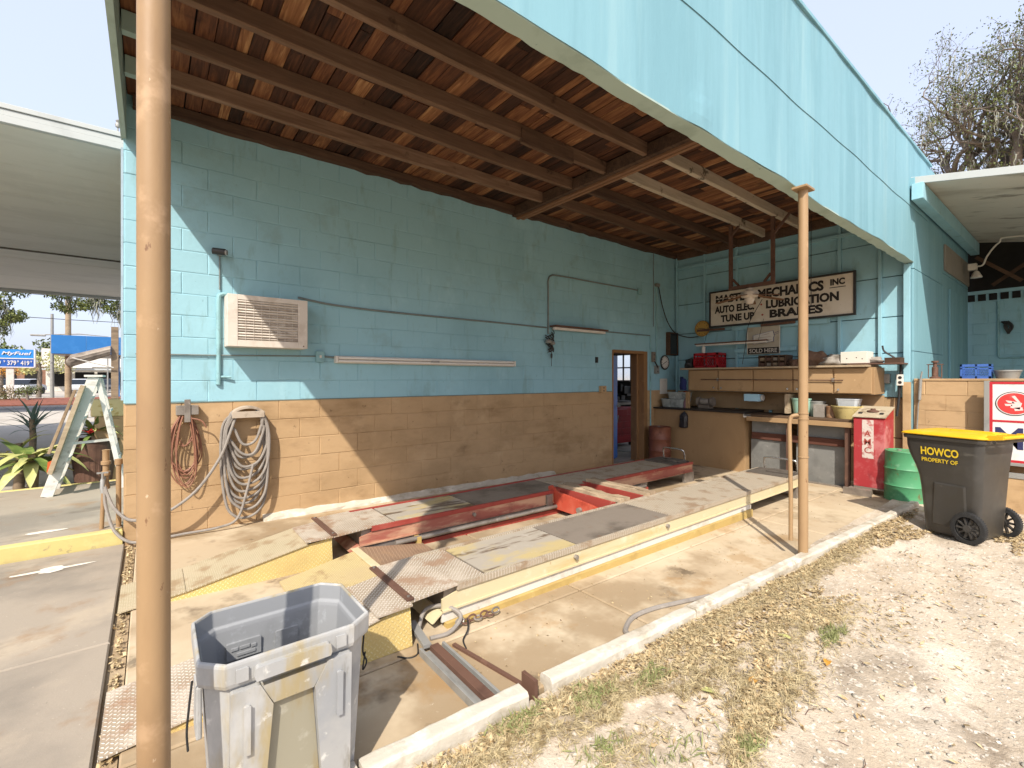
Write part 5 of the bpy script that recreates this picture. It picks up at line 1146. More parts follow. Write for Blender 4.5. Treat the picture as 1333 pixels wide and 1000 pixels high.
one('rail_block', MB().box(8.33, 8.60, -.55, 1.0, -.20, .28), tanp, 'long tan concrete block under the white sign', 'block', bevel=.01)

lr = thing('lean_to_roof', 'white edged flat lean-to roof with stained underside on the right', 'roof', (11, .5, 4.2))
grim = pm('stained white soffit', S('#c4bfb4'), [(S('#a39c90'), (1.5, .5, 1), .46, .66, .7), (S('#6b6459'), (4, 1.2, 4), .58, .7, .7), (S('#c2beb4'), 5, .55, .7, .5), (S('#433d36'), (14, 5, 10), .66, .74, .6)], .8)
wfas = pm('white metal fascia', S('#b2b5b2'), [(S('#a5a8a5'), (3, 3, 3), .5, .7, .6)], .5)
zr = lambda y: 4.235 + (y - 1.66)*.20
xx = 8.42
while xx < 16:
    MB().loft([[(xx + .003, 1.645, zr(1.645)), (xx + .597, 1.645, zr(1.645)), (xx + .597, 1.645, zr(1.645) + .03), (xx + .003, 1.645, zr(1.645) + .03)], [(xx + .003, -4.5, zr(-4.5)), (xx + .597, -4.5, zr(-4.5)), (xx + .597, -4.5, zr(-4.5) + .03), (xx + .003, -4.5, zr(-4.5) + .03)]]).build('soffit_board', grim, lr)
    xx += .60
MB().loft([[(8.38, 1.645, zr(1.645) - .01), (8.415, 1.645, zr(1.645) - .01), (8.415, 1.645, zr(1.645) + .085), (8.38, 1.645, zr(1.645) + .085)], [(8.38, -4.5, zr(-4.5) - .01), (8.415, -4.5, zr(-4.5) - .01), (8.415, -4.5, zr(-4.5) + .085), (8.38, -4.5, zr(-4.5) + .085)]]).build('edge_fascia', wfas, lr, .004)
MB().loft([[(8.42, 1.645, zr(1.645) + .035), (16, 1.645, zr(1.645) + .035), (16, 1.645, zr(1.645) + .08), (8.42, 1.645, zr(1.645) + .08)], [(8.42, -4.5, zr(-4.5) + .035), (16, -4.5, zr(-4.5) + .035), (16, -4.5, zr(-4.5) + .08), (8.42, -4.5, zr(-4.5) + .08)]]).build('roof_deck', wfas, lr)
MB().box(8.30, 13.0, 1.50, 1.625, 3.97, 4.19).build('beam', blue, lr, .005)
box('edge_trim', fasc, lr, (8.36, 8.60, 1.60, 1.655, 4.19, 4.30), .003)
for y in (-4.2,):
    for x_ in (8.7, 12.6): box('post', blue, lr, (x_, x_ + .12, y, y + .12, -.3, zr(y)))
rw = thing('side_block_wall', 'dark shaded blue block wall under the lean-to roof', 'wall', (13, 0, -.2))
box('wall_core', blue, rw, (13.005, 13.2, -4.5, 5.0, -.3, 4.6))
wall_blocks_x(rw, 13.0, -1.2, 1.7, .9, 3.02, blue)
for k in range(17):
    y = 1.62 - k*.155
    box('vent_hole', hole, rw, (12.985, 13.0045, y - .055, y + .055, 3.04, 3.17))
box('vent_rail', blue, rw, (12.98, 13.004, -1.2, 1.7, 3.175, 3.24))
MB().tube([(12.985, 1.24, 3.0), (12.985, 1.24, 1.95), (12.985, 1.22, 1.90), (12.985, .2, 1.90)], .018, 8).build('conduit', cond, rw)
mb = MB()
for k in range(5): mb.tube(smooth_path([(12.95, 1.15 + random.uniform(-.06, .06), 2.6), (12.9, 1.1 + random.uniform(-.06, .06), 2.5), (12.93, 1.1, 2.36)], 4), .016, 6)
mb.build('cable_tangle', black, rw)
box('attic_dark_panel', hole, rw, (12.992, 13.004, -2.5, 1.7, 3.245, 4.3))  # black panel, the shade inside the attic opening put into its colour
box('unseen_shade_wall', blue, rw, (10.2, 13.2, -4.7, -4.55, -.3, 3.1))  # unseen wall added to keep sky light off the block wall
for k, (a, b) in enumerate((((12.6, 1.5, 3.85), (12.6, .9, 3.3)), ((12.8, 1.3, 3.3), (12.8, .6, 3.85)))): 
    one('truss_timber', MB().beam(a, b, .04, .06), dkw, ['dark timber strut slanting down under the lean-to roof', 'dark timber strut slanting up under the lean-to roof'][k], 'timber')
fl = thing('flood_light', 'white outdoor lamp with bent conduit at the lean-to corner', 'lamp', (12.2, 1.55, 3.4))
MB().box(12.15, 12.27, 1.44, 1.56, 3.54, 3.66).build('box', whitemet, fl, .006)
MB().lathe([(.02, .12), (.04, .10), (.085, .0), (.08, -.01), (0, -.01)], (12.2, 1.45, 3.40), 16, False).build('lamp_head', whitemet, fl)
MB().tube(smooth_path([(12.2, 1.44, 3.60), (12.2, 1.36, 3.62), (12.2, 1.30, 3.78), (12.18, 1.15, 3.98), (12.1, .9, 4.02), (12.1, -1, 3.66)], 5), .014, 8).build('conduit', whitemet, fl)

# the rest of the building, behind the block wall
sbld = thing('station_building', 'pale blue station building behind the block wall', 'building', (5, 9, 0))
box('front_wall', blue, sbld, (-.17, .03, W + .205, 14.5, -.3, 4.2))
box('rear_wall', blue, sbld, (.03, 12.2, 14.3, 14.5, -.3, 4.2))
box('roof', wfas, sbld, (-.17, 12.2, W + .24, 14.55, 4.21, 4.35))

# ------------------------------------------------------------------ left of the bay: canopy, ladder, planters
cp = thing('station_canopy', 'wide white forecourt canopy with pale ribbed underside', 'canopy', (-6, 12.5, 4.0))
cwm = pm('pale canopy panel', S('#cfcdc4'), [(S('#bfbdb4'), (.6, 2, 1), .46, .66, .6), (S('#d8d6ce'), 4, .55, .7, .4)], .6)
yy = 6.67
while yy < 18.6:
    w_ = 1.20
    MB().box(-14, -.205, yy + .004, yy + w_ - .004, 4.0 + random.uniform(0, .006), 4.04).build('soffit_panel', cwm, cp, .004)
    yy += w_
box('drop_seam', pm('dark seam', S('#5c5a54'), rough=.7), cp, (-14, -.205, 12.9, 12.95, 3.98, 4.005))
for za, zb, o_ in ((4.0, 4.07, 0), (4.074, 4.135, .014), (4.139, 4.19, .0)):
    MB().box(-14, -.20, 6.60 + o_, 6.66, za, zb).build('near_fascia', wfas, cp, .004)
box('far_fascia', wfas, cp, (-14, -.20, 18.7, 18.75, 3.92, 4.25)); box('roof_deck', wfas, cp, (-14, -.203, 6.665, 18.7, 4.05, 4.16))
for x_, y_ in ((-9, 8.5), (-9, 17)): box('column', whitep, cp, (x_ - .15, x_ + .15, y_ - .15, y_ + .15, 0, 4.0))
one('wire_insulator', MB().lathe([(.0, 0), (.02, .01), (.025, .04), (.012, .06), (.02, .08), (0, .1)], (-.27, 6.62, 4.23), 10, False).tube([(-.27, 6.62, 4.19), (-.27, 6.62, 4.24)], .008, 6), metalgrey, 'small metal insulator on the canopy edge by the roof', 'insulator')

ld = thing('step_ladder', 'white painted wooden step ladder standing on the walkway', 'ladder', (-.6, 7.75, .12))
ladm = pm('worn white ladder paint', S('#cfcbc2'), [(S('#a39d92'), (3, 3, 6), .5, .66, .7), (S('#7d7468'), 12, .62, .72, .7)], .7)
for y_ in (7.62, 8.05):
    MB().beam((-.94, y_ - (.05 if y_ < 7.8 else -.05), .12), (-.535, y_, 1.52), .03, .105, (1, 0, .3)).build('front_rail', ladm, ld, .003)
    MB().beam((-.26, y_ + .05, .12), (-.50, y_ + .02, 1.50), .03, .05, (1, 0, .3)).build('back_rail', ladm, ld, .003)
for k in range(5):
    f = (k + .6)/5.6; x_ = -.94 + .405*f
    MB().box(x_ - .045, x_ + .055, 7.60, 8.07, .12 + 1.4*f - .012, .12 + 1.4*f + .012).build('step', ladm, ld, .003)
box('top_cap', ladm, ld, (-.62, -.45, 7.58, 8.09, 1.52, 1.545), .003)
for z_ in (.5, 1.1): MB().beam((-.30 - .15*(z_ - .5), 7.66, z_), (-.30 - .15*(z_ - .5), 8.1, z_), .02, .03).build('back_brace', ladm, ld)
MB().beam((-.80, 7.60, .72), (-.36, 7.66, .74), .012, .03).build('spreader', ladm, ld)
one('leaning_plank', MB().beam((-.90, 7.50, .40), (-.62, 7.52, 1.42), .13, .045, (1, 0, .2)), oldwood, 'weathered plank tied against the step ladder', 'plank', bevel=.003)
one('leaning_plank', MB().beam((-.93, 7.66, .62), (-.70, 7.60, 1.36), .10, .028, (1, 0, .2)), oldwood, 'narrower dark plank behind the other on the ladder', 'plank', bevel=.003)
one('orange_rag', MB().loft([[(-.93, 7.49, .42), (-.88, 7.48, .41), (-.86, 7.51, .44)], [(-.92, 7.48, .54), (-.87, 7.47, .56), (-.86, 7.50, .55)]]), pm('orange cloth', S('#b8572a'), rough=.9), 'bit of orange rag at the foot of the leaning plank', 'rag')
pt = thing('ribbed_planter', 'ribbed rusty brown metal can used as a planter', 'planter', (-.62, 8.98, 0))
rings = []
for r_, z in ((.21, 0), (.27, .60), (.285, .605), (.285, .635), (.26, .635), (.25, .58)):
    rings.append([(-.62 + r_*(1 + (.018 if k % 4 < 2 else -.012)*(z < .6))*math.cos(2*math.pi*k/96), 8.98 + r_*(1 + (.018 if k % 4 < 2 else -.012)*(z < .6))*math.sin(2*math.pi*k/96), z) for k in range(96)])
MB().loft(rings, True, True).build('can', rustbrown, pt)
MB().tube([(-.85, 8.80, .42), (-.92, 8.77, .40), (-.93, 8.77, .34), (-.86, 8.80, .32)], .008, 6).build('handle', darksteel, pt)
leafA = pm('mid green leaf', S('#5d7038'), [(S('#7f8f4a'), 9, .45, .65, .8), (S('#a8a25c'), 14, .6, .72, .6)], .5)
leafY = pm('yellowing leaf', S('#b0b070'), [(S('#cdc68f'), 5, .48, .66, .7), (S('#7d8f4d'), 7, .55, .7, .7)], .5)
leafS = pm('silvery palm leaf', S('#7d9285'), [(S('#5d7466'), 8, .5, .7, .6)], .6)
leafO = pm('oak leaf', S('#56602f'), [(S('#6c7239'), 1.5, .46, .62, .8), (S('#3b4522'), 3, .52, .68, .7), (S('#8a8450'), 5, .6, .72, .5)], .6)
mossm = pm('spanish moss', S('#8d8d80'), [(S('#6f6f63'), 2, .48, .66, .7), (S('#a3a294'), 5, .55, .7, .5)], .9)
barkm = pm('grey oak bark', S('#7b7166'), [(S('#574e45'), 2, .46, .66, .8), (S('#978d80'), 6, .55, .7, .6)], .95, ((9, 9, 9), .8, .03))
def strap_leaf(mb, base, az, tilt, L, w, droop, n=7):
    p = Vector(base); d = Vector((math.cos(az)*math.cos(tilt), math.sin(az)*math.cos(tilt), math.sin(tilt))); sd = Vector((-math.sin(az), math.cos(az), 0)); v = []; f = []
    for k in range(n + 1):
        t = k/n; ww = w*math.sin(math.pi*min(1, .18 + .82*t))**.8 if t < 1 else .002
        v += [p + sd*ww + Vector((0, 0, ww*.35)), p.copy(), p - sd*ww + Vector((0, 0, ww*.35))]
        p = p + d*(L/n); d = (d + Vector((0, 0, -droop/n))).normalized()
    for k in range(n): a = 3*k; f += [(a, a+3, a+4, a+1), (a+1, a+4, a+5, a+2)]
    mb.add(v, f, True)
def leafy_plant(name, loc, n, L, w, mats, label, stem_h=.3, tilt=(.1, 1.2), droop=1.2, seed=1):
    rs = random.Random(seed); t = thing(name, label, 'plant', loc); x, y, z = loc
    if stem_h > .02: MB().tube([(x, y, z), (x + .02, y, z + stem_h*.5), (x, y, z + stem_h)], [.06, .05, .04], 10).build('stem', oldwood, t)
    for k in range(n):
        mb = MB(); strap_leaf(mb, (x, y, z + stem_h*rs.uniform(.6, 1.0)), k*2.399 + rs.uniform(-.3, .3), rs.uniform(*tilt), L*rs.uniform(.7, 1.15), w*rs.uniform(.7, 1.2), droop*rs.uniform(.6, 1.3))
        mb.build('leaf', mats[k % len(mats)], t, sharp=False)
    return t
leafy_plant('flowering_plant', (-.62, 8.98, .58), 34, .38, .035, [leafA, leafA, leafY], 'leafy plant growing in the ribbed brown can', .10, (.3, 1.4), 1.6, 3)
fw = thing('red_flower', 'small bright red bromeliad flower in the brown can', 'flower', (-.66, 8.80, .68))
for k in range(9): mb = MB(); strap_leaf(mb, (-.66, 8.78, .72), k*.7, .6 + .1*(k % 3), .13, .016, .6, 4); mb.build('petal', pm('red petal', S('#b3202a'), rough=.5) if k == 0 else bpy.data.materials['red petal'], fw)
leafy_plant('broad_leaf_plant', (-1.22, 8.72, .0), 26, .62, .065, [leafY, leafA, leafY], 'broad yellow green leaved plant left of the ladder', .50, (-.2, 1.0), 1.3, 5)
leafy_plant('silver_palm', (-1.75, 12.5, .0), 26, .62, .022, [leafS], 'small silvery palm behind the ladder', .75, (.3, 1.4), .8, 8)
leafy_plant('pale_palm_stem', (-1.40, 9.1, .0), 6, .5, .03, [leafY], 'pale arching palm stem beside the broad leaves', .62, (.7, 1.3), 1.8, 11)
t = thing('stone_urn', 'cream patterned stone block by the wall end', 'block', (-.36, 8.6, 0))
box('base', tanp, t, (-.62, -.2, 8.9, 9.2, 0, .95), .01); box('top', pm('cream stone', S('#cdbd8d'), [(S('#a98f4e'), 9, .52, .64, .8)], .8), t, (-.66, -.18, 8.88, 9.22, .951, 1.20), .02)
one('timber_post', MB().box(-1.18, -.96, 24.0, 24.2, 0, 3.54), oldwood, 'tall weathered timber post at the end of the forecourt', 'post', bevel=.005)
aw = thing('rolled_awning', 'grey rolled awning arm fixed to the timber post', 'awning', (-1.15, 24, 2.4))
mb = MB(); rings = []
for k in range(11):
    f = k/10; c = Vector((-1.19 - 1.26*f, 23.95, 2.60 - .48*f)); r_ = (.18 + .05*f) if f < .95 else .08
    rings.append([(c.x, c.y + r_*.8*math.cos(a)*(1 + .06*(i % 2)), c.z + r_*math.sin(a)*(1 + .06*(i % 2))) for i, a in enumerate(np.linspace(0, 2*math.pi, 25)[:-1])])
mb.loft(rings).build('roll', darksteel, aw); MB().tube([(-2.26, 23.7, 2.27), (-1.1, 23.9, 1.93)], .024, 6).build('stay', whitep, aw)
one('yellow_barrier', MB().box(-1.2, 0.2, 11.2, 11.35, 0.0, .16), yelcurb, 'low yellow parking stop on the forecourt', 'parking stop', bevel=.02)
one('yellow_bollard', MB().lathe([(.0, 0), (.16, 0), (.16, .25), (.12, .34), (0, .36)], (-2.0, 24, 0), 14), yelbase, 'small yellow rounded bollard far across the forecourt', 'bollard')

# ------------------------------------------------------------------ far across the street
bc = thing('blue_canopy', 'bright blue fuel station canopy across the street', 'canopy', (-2, 47, 0))
fb = pm('bright blue fascia', S('#2b6fae'), [(S('#3a7cba'), 2, .5, .7, .5)], .4)
for k in range(5): MB().box(-5.35 + k*1.8, -3.56 + k*1.8, 44.9, 45.0, 3.25, 4.55).build('fascia_panel', fb, bc)
box('side_fascia', fb, bc, (-5.36, -5.30, 45.01, 52, 3.25, 4.55)); box('soffit', wfas, bc, (-5.29, 4, 45.01, 52, 3.2, 3.4))
for x_ in (-1.95, 3.5): box('column', fb, bc, (x_ - .16, x_ + .16, 46.5, 46.9, 0, 3.2))
fs = thing('fuel_sign', 'blue and white roadside fuel price sign on a white pole', 'sign', (-8, 44, 0))
box('top_board', pm('sign blue', S('#2f86cf'), rough=.4), fs, (-9.6, -6.05, 43.9, 44.2, 2.85, 3.42)); box('divider', wsg, fs, (-9.6, -6.02, 43.88, 44.2, 2.79, 2.85)); box('price_board', pm('sign deep blue', S('#2a5aa8'), rough=.4), fs, (-9.6, -6.05, 43.9, 44.2, 2.28, 2.79))
box('border', wsg, fs, (-6.05, -5.98, 43.88, 44.2, 2.25, 3.45)); box('border', wsg, fs, (-9.6, -5.98, 43.88, 44.2, 2.22, 2.28))
box('pole', whitep, fs, (-7.33, -6.98, 43.95, 44.15, 0, 2.22)); box('pole', whitep, fs, (-9.3, -9.0, 43.95, 44.15, 0, 2.22))
text('lettering', 'MyFuel', wsg, fs, (-7.52, 43.88, 2.99), (1, 0, 0), Up, 1.36, .28, .02, .01, .25)
for s_, x_ in (('9', -7.68), ('9', -7.43), ('379', -7.26), ('9', -6.82), ('419', -6.66), ('9', -6.21)):
    sm = len(s_) == 1 and x_ != -7.68
    text('price', s_, wsg, fs, (x_, 43.88, 2.38 if not sm else 2.56), (1, 0, 0), Up, (.135*len(s_)) if not sm else .08, .30 if not sm else .13, .02, .01)
wbd = thing('white_shop', 'long low white shop building with a dark window band', 'building', (-6, 78, 0))
box('wall', whitep, wbd, (-9.5, 6, 76, 84, 0, 3.0)); box('parapet', whitemet, wbd, (-9.8, 6, 75.6, 84, 2.9, 5.0)); box('awning', wfas, wbd, (-9.8, 6, 73.5, 75.6, 2.5, 2.7))
for k in range(7): box('window', hole, wbd, (-9.0 + k*2.0, -7.3 + k*2.0, 75.94, 75.99, .6, 2.3))
box('sign_board', wsg, wbd, (-8.6, -5.3, 73.3, 73.45, 2.75, 3.5))
bb2 = thing('brick_shop', 'brown shop building behind the fuel sign', 'building', (-18, 86, 0))
box('wall', pm('brown brick', S('#8b6a58'), [(S('#6b4f42'), 1, .45, .65, .7)], .9), bb2, (-26, -10.5, 84, 92, 0, 3.4)); box('roof', wfas, bb2, (-26.3, -10.2, 83.6, 92, 3.4, 3.7))
for k in range(7): box('window', hole, bb2, (-25 + k*2.1, -23.6 + k*2.1, 83.95, 83.99, .5, 2.5))
carg = pm('car window', S('#20262c'), rough=.15)
def car(loc, rz, m, label):
    t = thing('parked_car', label, 'car', loc, rz, 'cars parked across the street')
    prof = [(-2.2, .35), (-2.25, .62), (-2.1, .85), (-1.3, .92), (1.2, .95), (2.1, .82), (2.25, .6), (2.2, .33)]
    MB().loft([[(x, -.86, z) for x, z in prof], [(x, -.8, z + .02) for x, z in prof], [(x, .8, z + .02) for x, z in prof], [(x, .86, z) for x, z in prof]]).build('body', m, t, .03, local=True)
    cb = [(-1.7, .93), (-1.1, 1.40), (.5, 1.43), (1.3, .95)]
    MB().loft([[(x, -.76, z) for x, z in cb], [(x, .76, z) for x, z in cb]]).build('cabin', carg, t, .04, local=True)
    MB().loft([[(-1.05, -.70, 1.41), (.5, -.70, 1.44), (.5, .70, 1.44), (-1.05, .70, 1.41)], [(-.95, -.6, 1.46), (.4, -.6, 1.48), (.4, .6, 1.48), (-.95, .6, 1.46)]]).build('roof', m, t, local=True)
    for x in (-1.4, 1.35):
        for y in (-.80, .80): MB().tube([(x, y - .1, .33), (x, y + .1, .33)], .33, 18).build('wheel', rubber, t, local=True)
cw_ = pm('white car paint', S('#c9ccd0'), rough=.3, spec=.5); cs_ = pm('silver car paint', S('#85898f'), rough=.3); cr_ = pm('dark car paint', S('#30343c'), rough=.3)
for x, y, m, lab in ((-13.5, 66, cs_, 'silver car parked behind the fuel sign'), (-9.4, 64, cw_, 'white car parked between the sign pole and the utility pole'), (-5.6, 66, cw_, 'white car parked in front of the white shop'), (-3.4, 67, cr_, 'dark car parked at the right end of the white shop'), (-11.6, 68, cr_, 'dark car parked beyond the fuel sign pole')): car((x, y, 0), R(random.choice([80, 95])), m, lab)
up_ = thing('utility_pole', 'tall wooden utility pole across the street', 'pole', (-4.75, 47.5, 0))
MB().tube([(-4.75, 47.5, 0), (-4.75, 47.5, 10.5)], [.20, .14], 12).build('shaft', oldwood, up_); box('cross_arm', oldwood, up_, (-5.9, -3.6, 47.4, 47.5, 9.6, 9.75))
one('light_pole', MB().tube([(-5.9, 50, 0), (-5.9, 50, 6.5)], [.13, .09], 10), metalgrey, 'thinner grey light pole left of the utility pole', 'pole')
sl = thing('street_light', 'flat street light on a long arm above the fuel sign', 'street lamp', (-8.2, 60, 0))
MB().tube([(-7.6, 60, 5.55), (-5.2, 60, 5.75), (-3.2, 60, 5.6), (-3.2, 60, 0)], .06, 8).build('arm', metalgrey, sl); box('head', metalgrey, sl, (-8.5, -7.5, 59.8, 60.2, 5.38, 5.56), .05)
for k, (z, dz) in enumerate(((5.9, .05), (7.6, -.35))):
    one('power_line', MB().tube([(-60, 48, z + 1.2), (-30, 48, z + .25), (-4.75, 47.6, z), (20, 48, z + dz)], .025, 5), black, ['lower power line crossing the far street', 'upper power line crossing the far street'][k], 'power line')

# ------------------------------------------------------------------ trees
def leaf_cloud(centres, radii, per, size, squash=.7, aspect=.5):
    C = []
    for c, r in zip(centres, radii):
        n = int(per*r*r); d = rng.normal(0, 1, (n, 3)); d /= np.linalg.norm(d, axis=1, keepdims=True)
        q = d*(rng.random((n, 1))**.4)*r; q[:, 2] *= squash; C.append(np.asarray(c) + q)
    C = np.concatenate(C); return cards(C, size, aspect)
def moss(points, n, lmin, lmax, w=.03):
    V = []; F = []
    for p in points:
        for _ in range(n):
            q = np.asarray(p) + rng.normal(0, .16, 3); L = rng.uniform(lmin, lmax); a = rng.uniform(0, np.pi); d = np.array([np.cos(a), np.sin(a), 0])*w*rng.uniform(.5, 1.4); m_ = 4; b = len(V)
            for k in range(m_ + 1):
                t = k/m_; s_ = d*(1 - t*.8); o = np.array([math.sin(k*2 + a)*.04, math.cos(k*1.7 + a)*.04, -L*t])
                V += [q + o - s_, q + o + s_]
            F += [(b + 2*k, b + 2*k + 1, b + 2*k + 3, b + 2*k + 2) for k in range(m_)]
    return np.array(V), np.array(F)
def grow(seed, base, dirn, L, r, levels, spread=.75, up=.10, wig=.22, kids=(2, 4)):
    rs = random.Random(seed); wood = MB(); tips = []; mids = []
    def br(p, d, L, r, lv):
        n = 6; pts = [p]; rad = [r]; dd = d.copy(); q = p.copy()
        for k in range(n):
            dd = (dd + Vector((rs.gauss(0, wig), rs.gauss(0, wig), rs.gauss(0, wig*.8) + up*.3))).normalized(); q = q + dd*(L/n); pts.append(q.copy()); rad.append(r*(1 - .42*(k + 1)/n))
        wood.tube(pts, rad, 9 if lv >= levels - 1 else (6 if lv > 1 else 4), False)
        if lv <= 2: mids.extend(pts[2:])
        if lv == 0: tips.append(pts[-1]); tips.append(pts[3]); return
        for k in range(rs.randint(*kids)):
            i = rs.choice([3, 4, 5, 6]) if k else 6; a = rs.uniform(0, 2*math.pi); ax = dd.orthogonal().normalized(); ax.rotate(__import__('mathutils').Quaternion(dd, a))
            nd = (dd + ax*rs.uniform(.45, 1.1)*spread + Vector((0, 0, up))).normalized(); br(pts[i], nd, L*rs.uniform(.62, .85), rad[i]*rs.uniform(.6, .8), lv - 1)
    br(Vector(base), Vector(dirn).normalized(), L, r, levels)
    return wood, tips, mids
ok = thing('live_oak', 'big bare looking live oak hung with moss above the lean-to roof', 'tree', (31, 2.4, -.3))
wood, tips, mids = MB(), [], []
wood.tube([(31, 2.2, -.3), (31, 2.3, 4), (31.1, 2.4, 7.5), (31, 2.5, 9.6)], [.75, .62, .55, .45], 14, False)
for k, (d, L) in enumerate((((-.2, .9, .75), 2.9), ((-.1, .3, 1), 3.0), ((.1, -.5, .9), 2.9), ((-.4, 1.0, .35), 2.7), ((.2, -1.0, .5), 3.0), ((-.6, .2, .9), 2.8), ((.5, .5, .8), 2.8), ((-.3, .55, .95), 3.2), ((.1, -.15, 1), 3.2), ((-.2, 1.0, .15), 2.2), ((.0, -.8, .2), 2.6))):
    w_, t_, m_ = grow(131 + k, (31, 2.5, 9.2 + .1*k), d, L*1.16, .27, 4, .9, .12, .34, (3, 4)); off = len(wood.v); wood.v = wood.v + w_.v; wood.f += [[i + off for i in f] for f in w_.f]; wood.sm += w_.sm; wood.mi += w_.mi; tips += t_; mids += m_
wood.build('trunk', barkm, ok, sharp=False)
tp = np.array([tuple(p) for p in tips]); V, F = leaf_cloud(tp, [.36]*len(tp), int(26000/len(tp)/.13), .11)
o = cloud_mesh('crown', V - np.array(OFF[ok]), F, leafO, ok)
mp_ = [tuple(p) for p in mids]; random.shuffle(mp_)
V, F = moss(mp_[:420], 4, .2, .9, .022); cloud_mesh('moss', V - np.array(OFF[ok]), F, mossm, ok)['kind'] = 'stuff'
# oak whose branches hang into view beyond the forecourt canopy
ok2 = thing('spreading_oak', 'spreading oak with hanging moss beyond the forecourt canopy', 'tree', (-11, 31, 0))
wood, tips, mids = grow(5, (-11, 31, 0), (.1, 0, 1), 3.6, .55, 0); 
for k, (p, q) in enumerate((((-11, 31, 3.5), (-5.4, 29.5, 6.0)), ((-11, 31, 3.6), (-3.0, 30.5, 6.6)), ((-11, 31, 3.2), (-6.6, 28.5, 5.2)), ((-3.0, 30.5, 6.6), (1.5, 31, 6.2)))):
    a, b = Vector(p), Vector(q); mid = (a + b)/2 + Vector((0, 0, .5)); pts = smooth_path([a, mid, b], 6); wood.tube(pts, [.28 - .17*i/len(pts) for i in range(len(pts))], 8, False)
wood.build('trunk', barkm, ok2, sharp=False)
cl = [(-5.9, 29.0, 5.2), (-5.2, 29.2, 5.6), (-4.7, 29.4, 4.95), (-6.4, 29.0, 4.6), (-5.0, 29.0, 4.3), (-4.6, 29.3, 6.2), (-3.4, 30.0, 6.2), (-2.6, 30.2, 5.8), (-2.0, 30.4, 6.0), (-1.4, 30.3, 5.9), (-3.0, 30.2, 5.5), (-1.0, 30.5, 5.4), (-.6, 30.5, 6.2), (-6.0, 29, 6.4), (-7.5, 29, 6.2), (-4.0, 30, 7.0), (-1.7, 30.4, 6.8), (-5.5, 29.4, 7.2)]
cl = [(a, b, c - .75) for a, b, c in cl] + [(-5.0, 28.8, 3.9), (-4.5, 28.8, 4.2), (-5.3, 28.8, 4.6), (-3.3, 30, 4.85), (-2.4, 30, 4.9), (-1.6, 30.2, 4.9), (-.8, 30.4, 4.8)]
V, F = leaf_cloud(cl, [.55, .6, .45, .5, .3, .6, .5, .45, .4, .4, .3, .45, .5, .9, 1, .9, .9, .9, .35, .4, .5, .35, .3, .35, .4], 1500, .13); cloud_mesh('crown', V - np.array(OFF[ok2]), F, leafO, ok2)
V, F = moss([(-2.2, 30.2, 5.7), (-1.9, 30.2, 5.6), (-1.05, 30.4, 5.3), (-.8, 30.4, 5.2), (-3.0, 30.2, 5.5), (-1.2, 30.4, 5.0), (-4.8, 29.2, 4.6), (-5.0, 29.0, 4.2), (-2.05, 30.3, 5.4), (-.9, 30.4, 5.0)], 24, .4, 1.1, .03); cloud_mesh('moss', V - np.array(OFF[ok2]), F, mossm, ok2)['kind'] = 'stuff'
def bushy(name, loc, h, r, m, label, cat='tree', trunk=.4, n=16, per=260, size=.16, seed=1, group=None):
    rs = random.Random(seed); t = thing(name, label, cat, loc, group=group)
    MB().tube([(loc[0], loc[1], loc[2]), (loc[0] + .05*r, loc[1], loc[2] + h*trunk), (loc[0], loc[1], loc[2] + h*.8)], [r*.10, r*.08, r*.03], 8, False).build('trunk', barkm, t, sharp=False)
    cs = [(rs.gauss(0, .42)*r, rs.gauss(0, .42)*r, h*(trunk + (1 - trunk)*rs.uniform(.1, .9))) for _ in range(n)]
    V, F = leaf_cloud(cs, [r*rs.uniform(.25, .5) for _ in cs], per, size); cloud_mesh('crown', V, F, m, t)
    return t
bushy('yellow_tree', (-6.9, 52, 0), 3.9, 1.7, leafY, 'small yellow green tree beside the fuel sign', trunk=.5, seed=2)
bushy('yellow_tree', (-9.3, 54, 0), 3.2, 1.3, pm('orange leaf', S('#c08a35'), [(S('#d6a94c'), 4, .5, .7, .6)], .6), 'small orange leaved tree under the fuel sign', trunk=.5, seed=3)
for k, (x, y, h, r) in enumerate(((-13, 100, 7, 5), (-7, 104, 7.5, 5), (-22, 100, 8, 6), (-32, 98, 8, 6), (1, 106, 7, 5))):
    bushy('far_tree', (x, y, 0), h, r, leafO, ['rounded green tree behind the yellow tree', 'rounded green tree behind the white shop', 'rounded green tree far behind the fuel sign', 'leftmost rounded green tree beyond the shops', 'rounded green tree behind the blue canopy'][k], trunk=.25, n=22, per=40, size=.5, seed=20 + k, group='trees beyond the shops')
brb = pm('brown shrub', S('#7b6a48'), [(S('#5f6138'), 2, .48, .64, .8), (S('#96855f'), 4, .55, .7, .5)], .8)
for k, (x, y) in enumerate(((-5.6, 38.5), (-6.6, 39.2), (-8.6, 38.6))): bushy('low_shrub', (x, y, .1), .95, 1.0, brb if k != 0 else leafO, ['greenish low shrub in the mulch bed', 'brown low shrub beside the sign pole', 'brown low shrub left of the sign pole'][k], 'shrub', .15, 12, 420, .10, 40 + k, 'shrubs in the mulch bed')

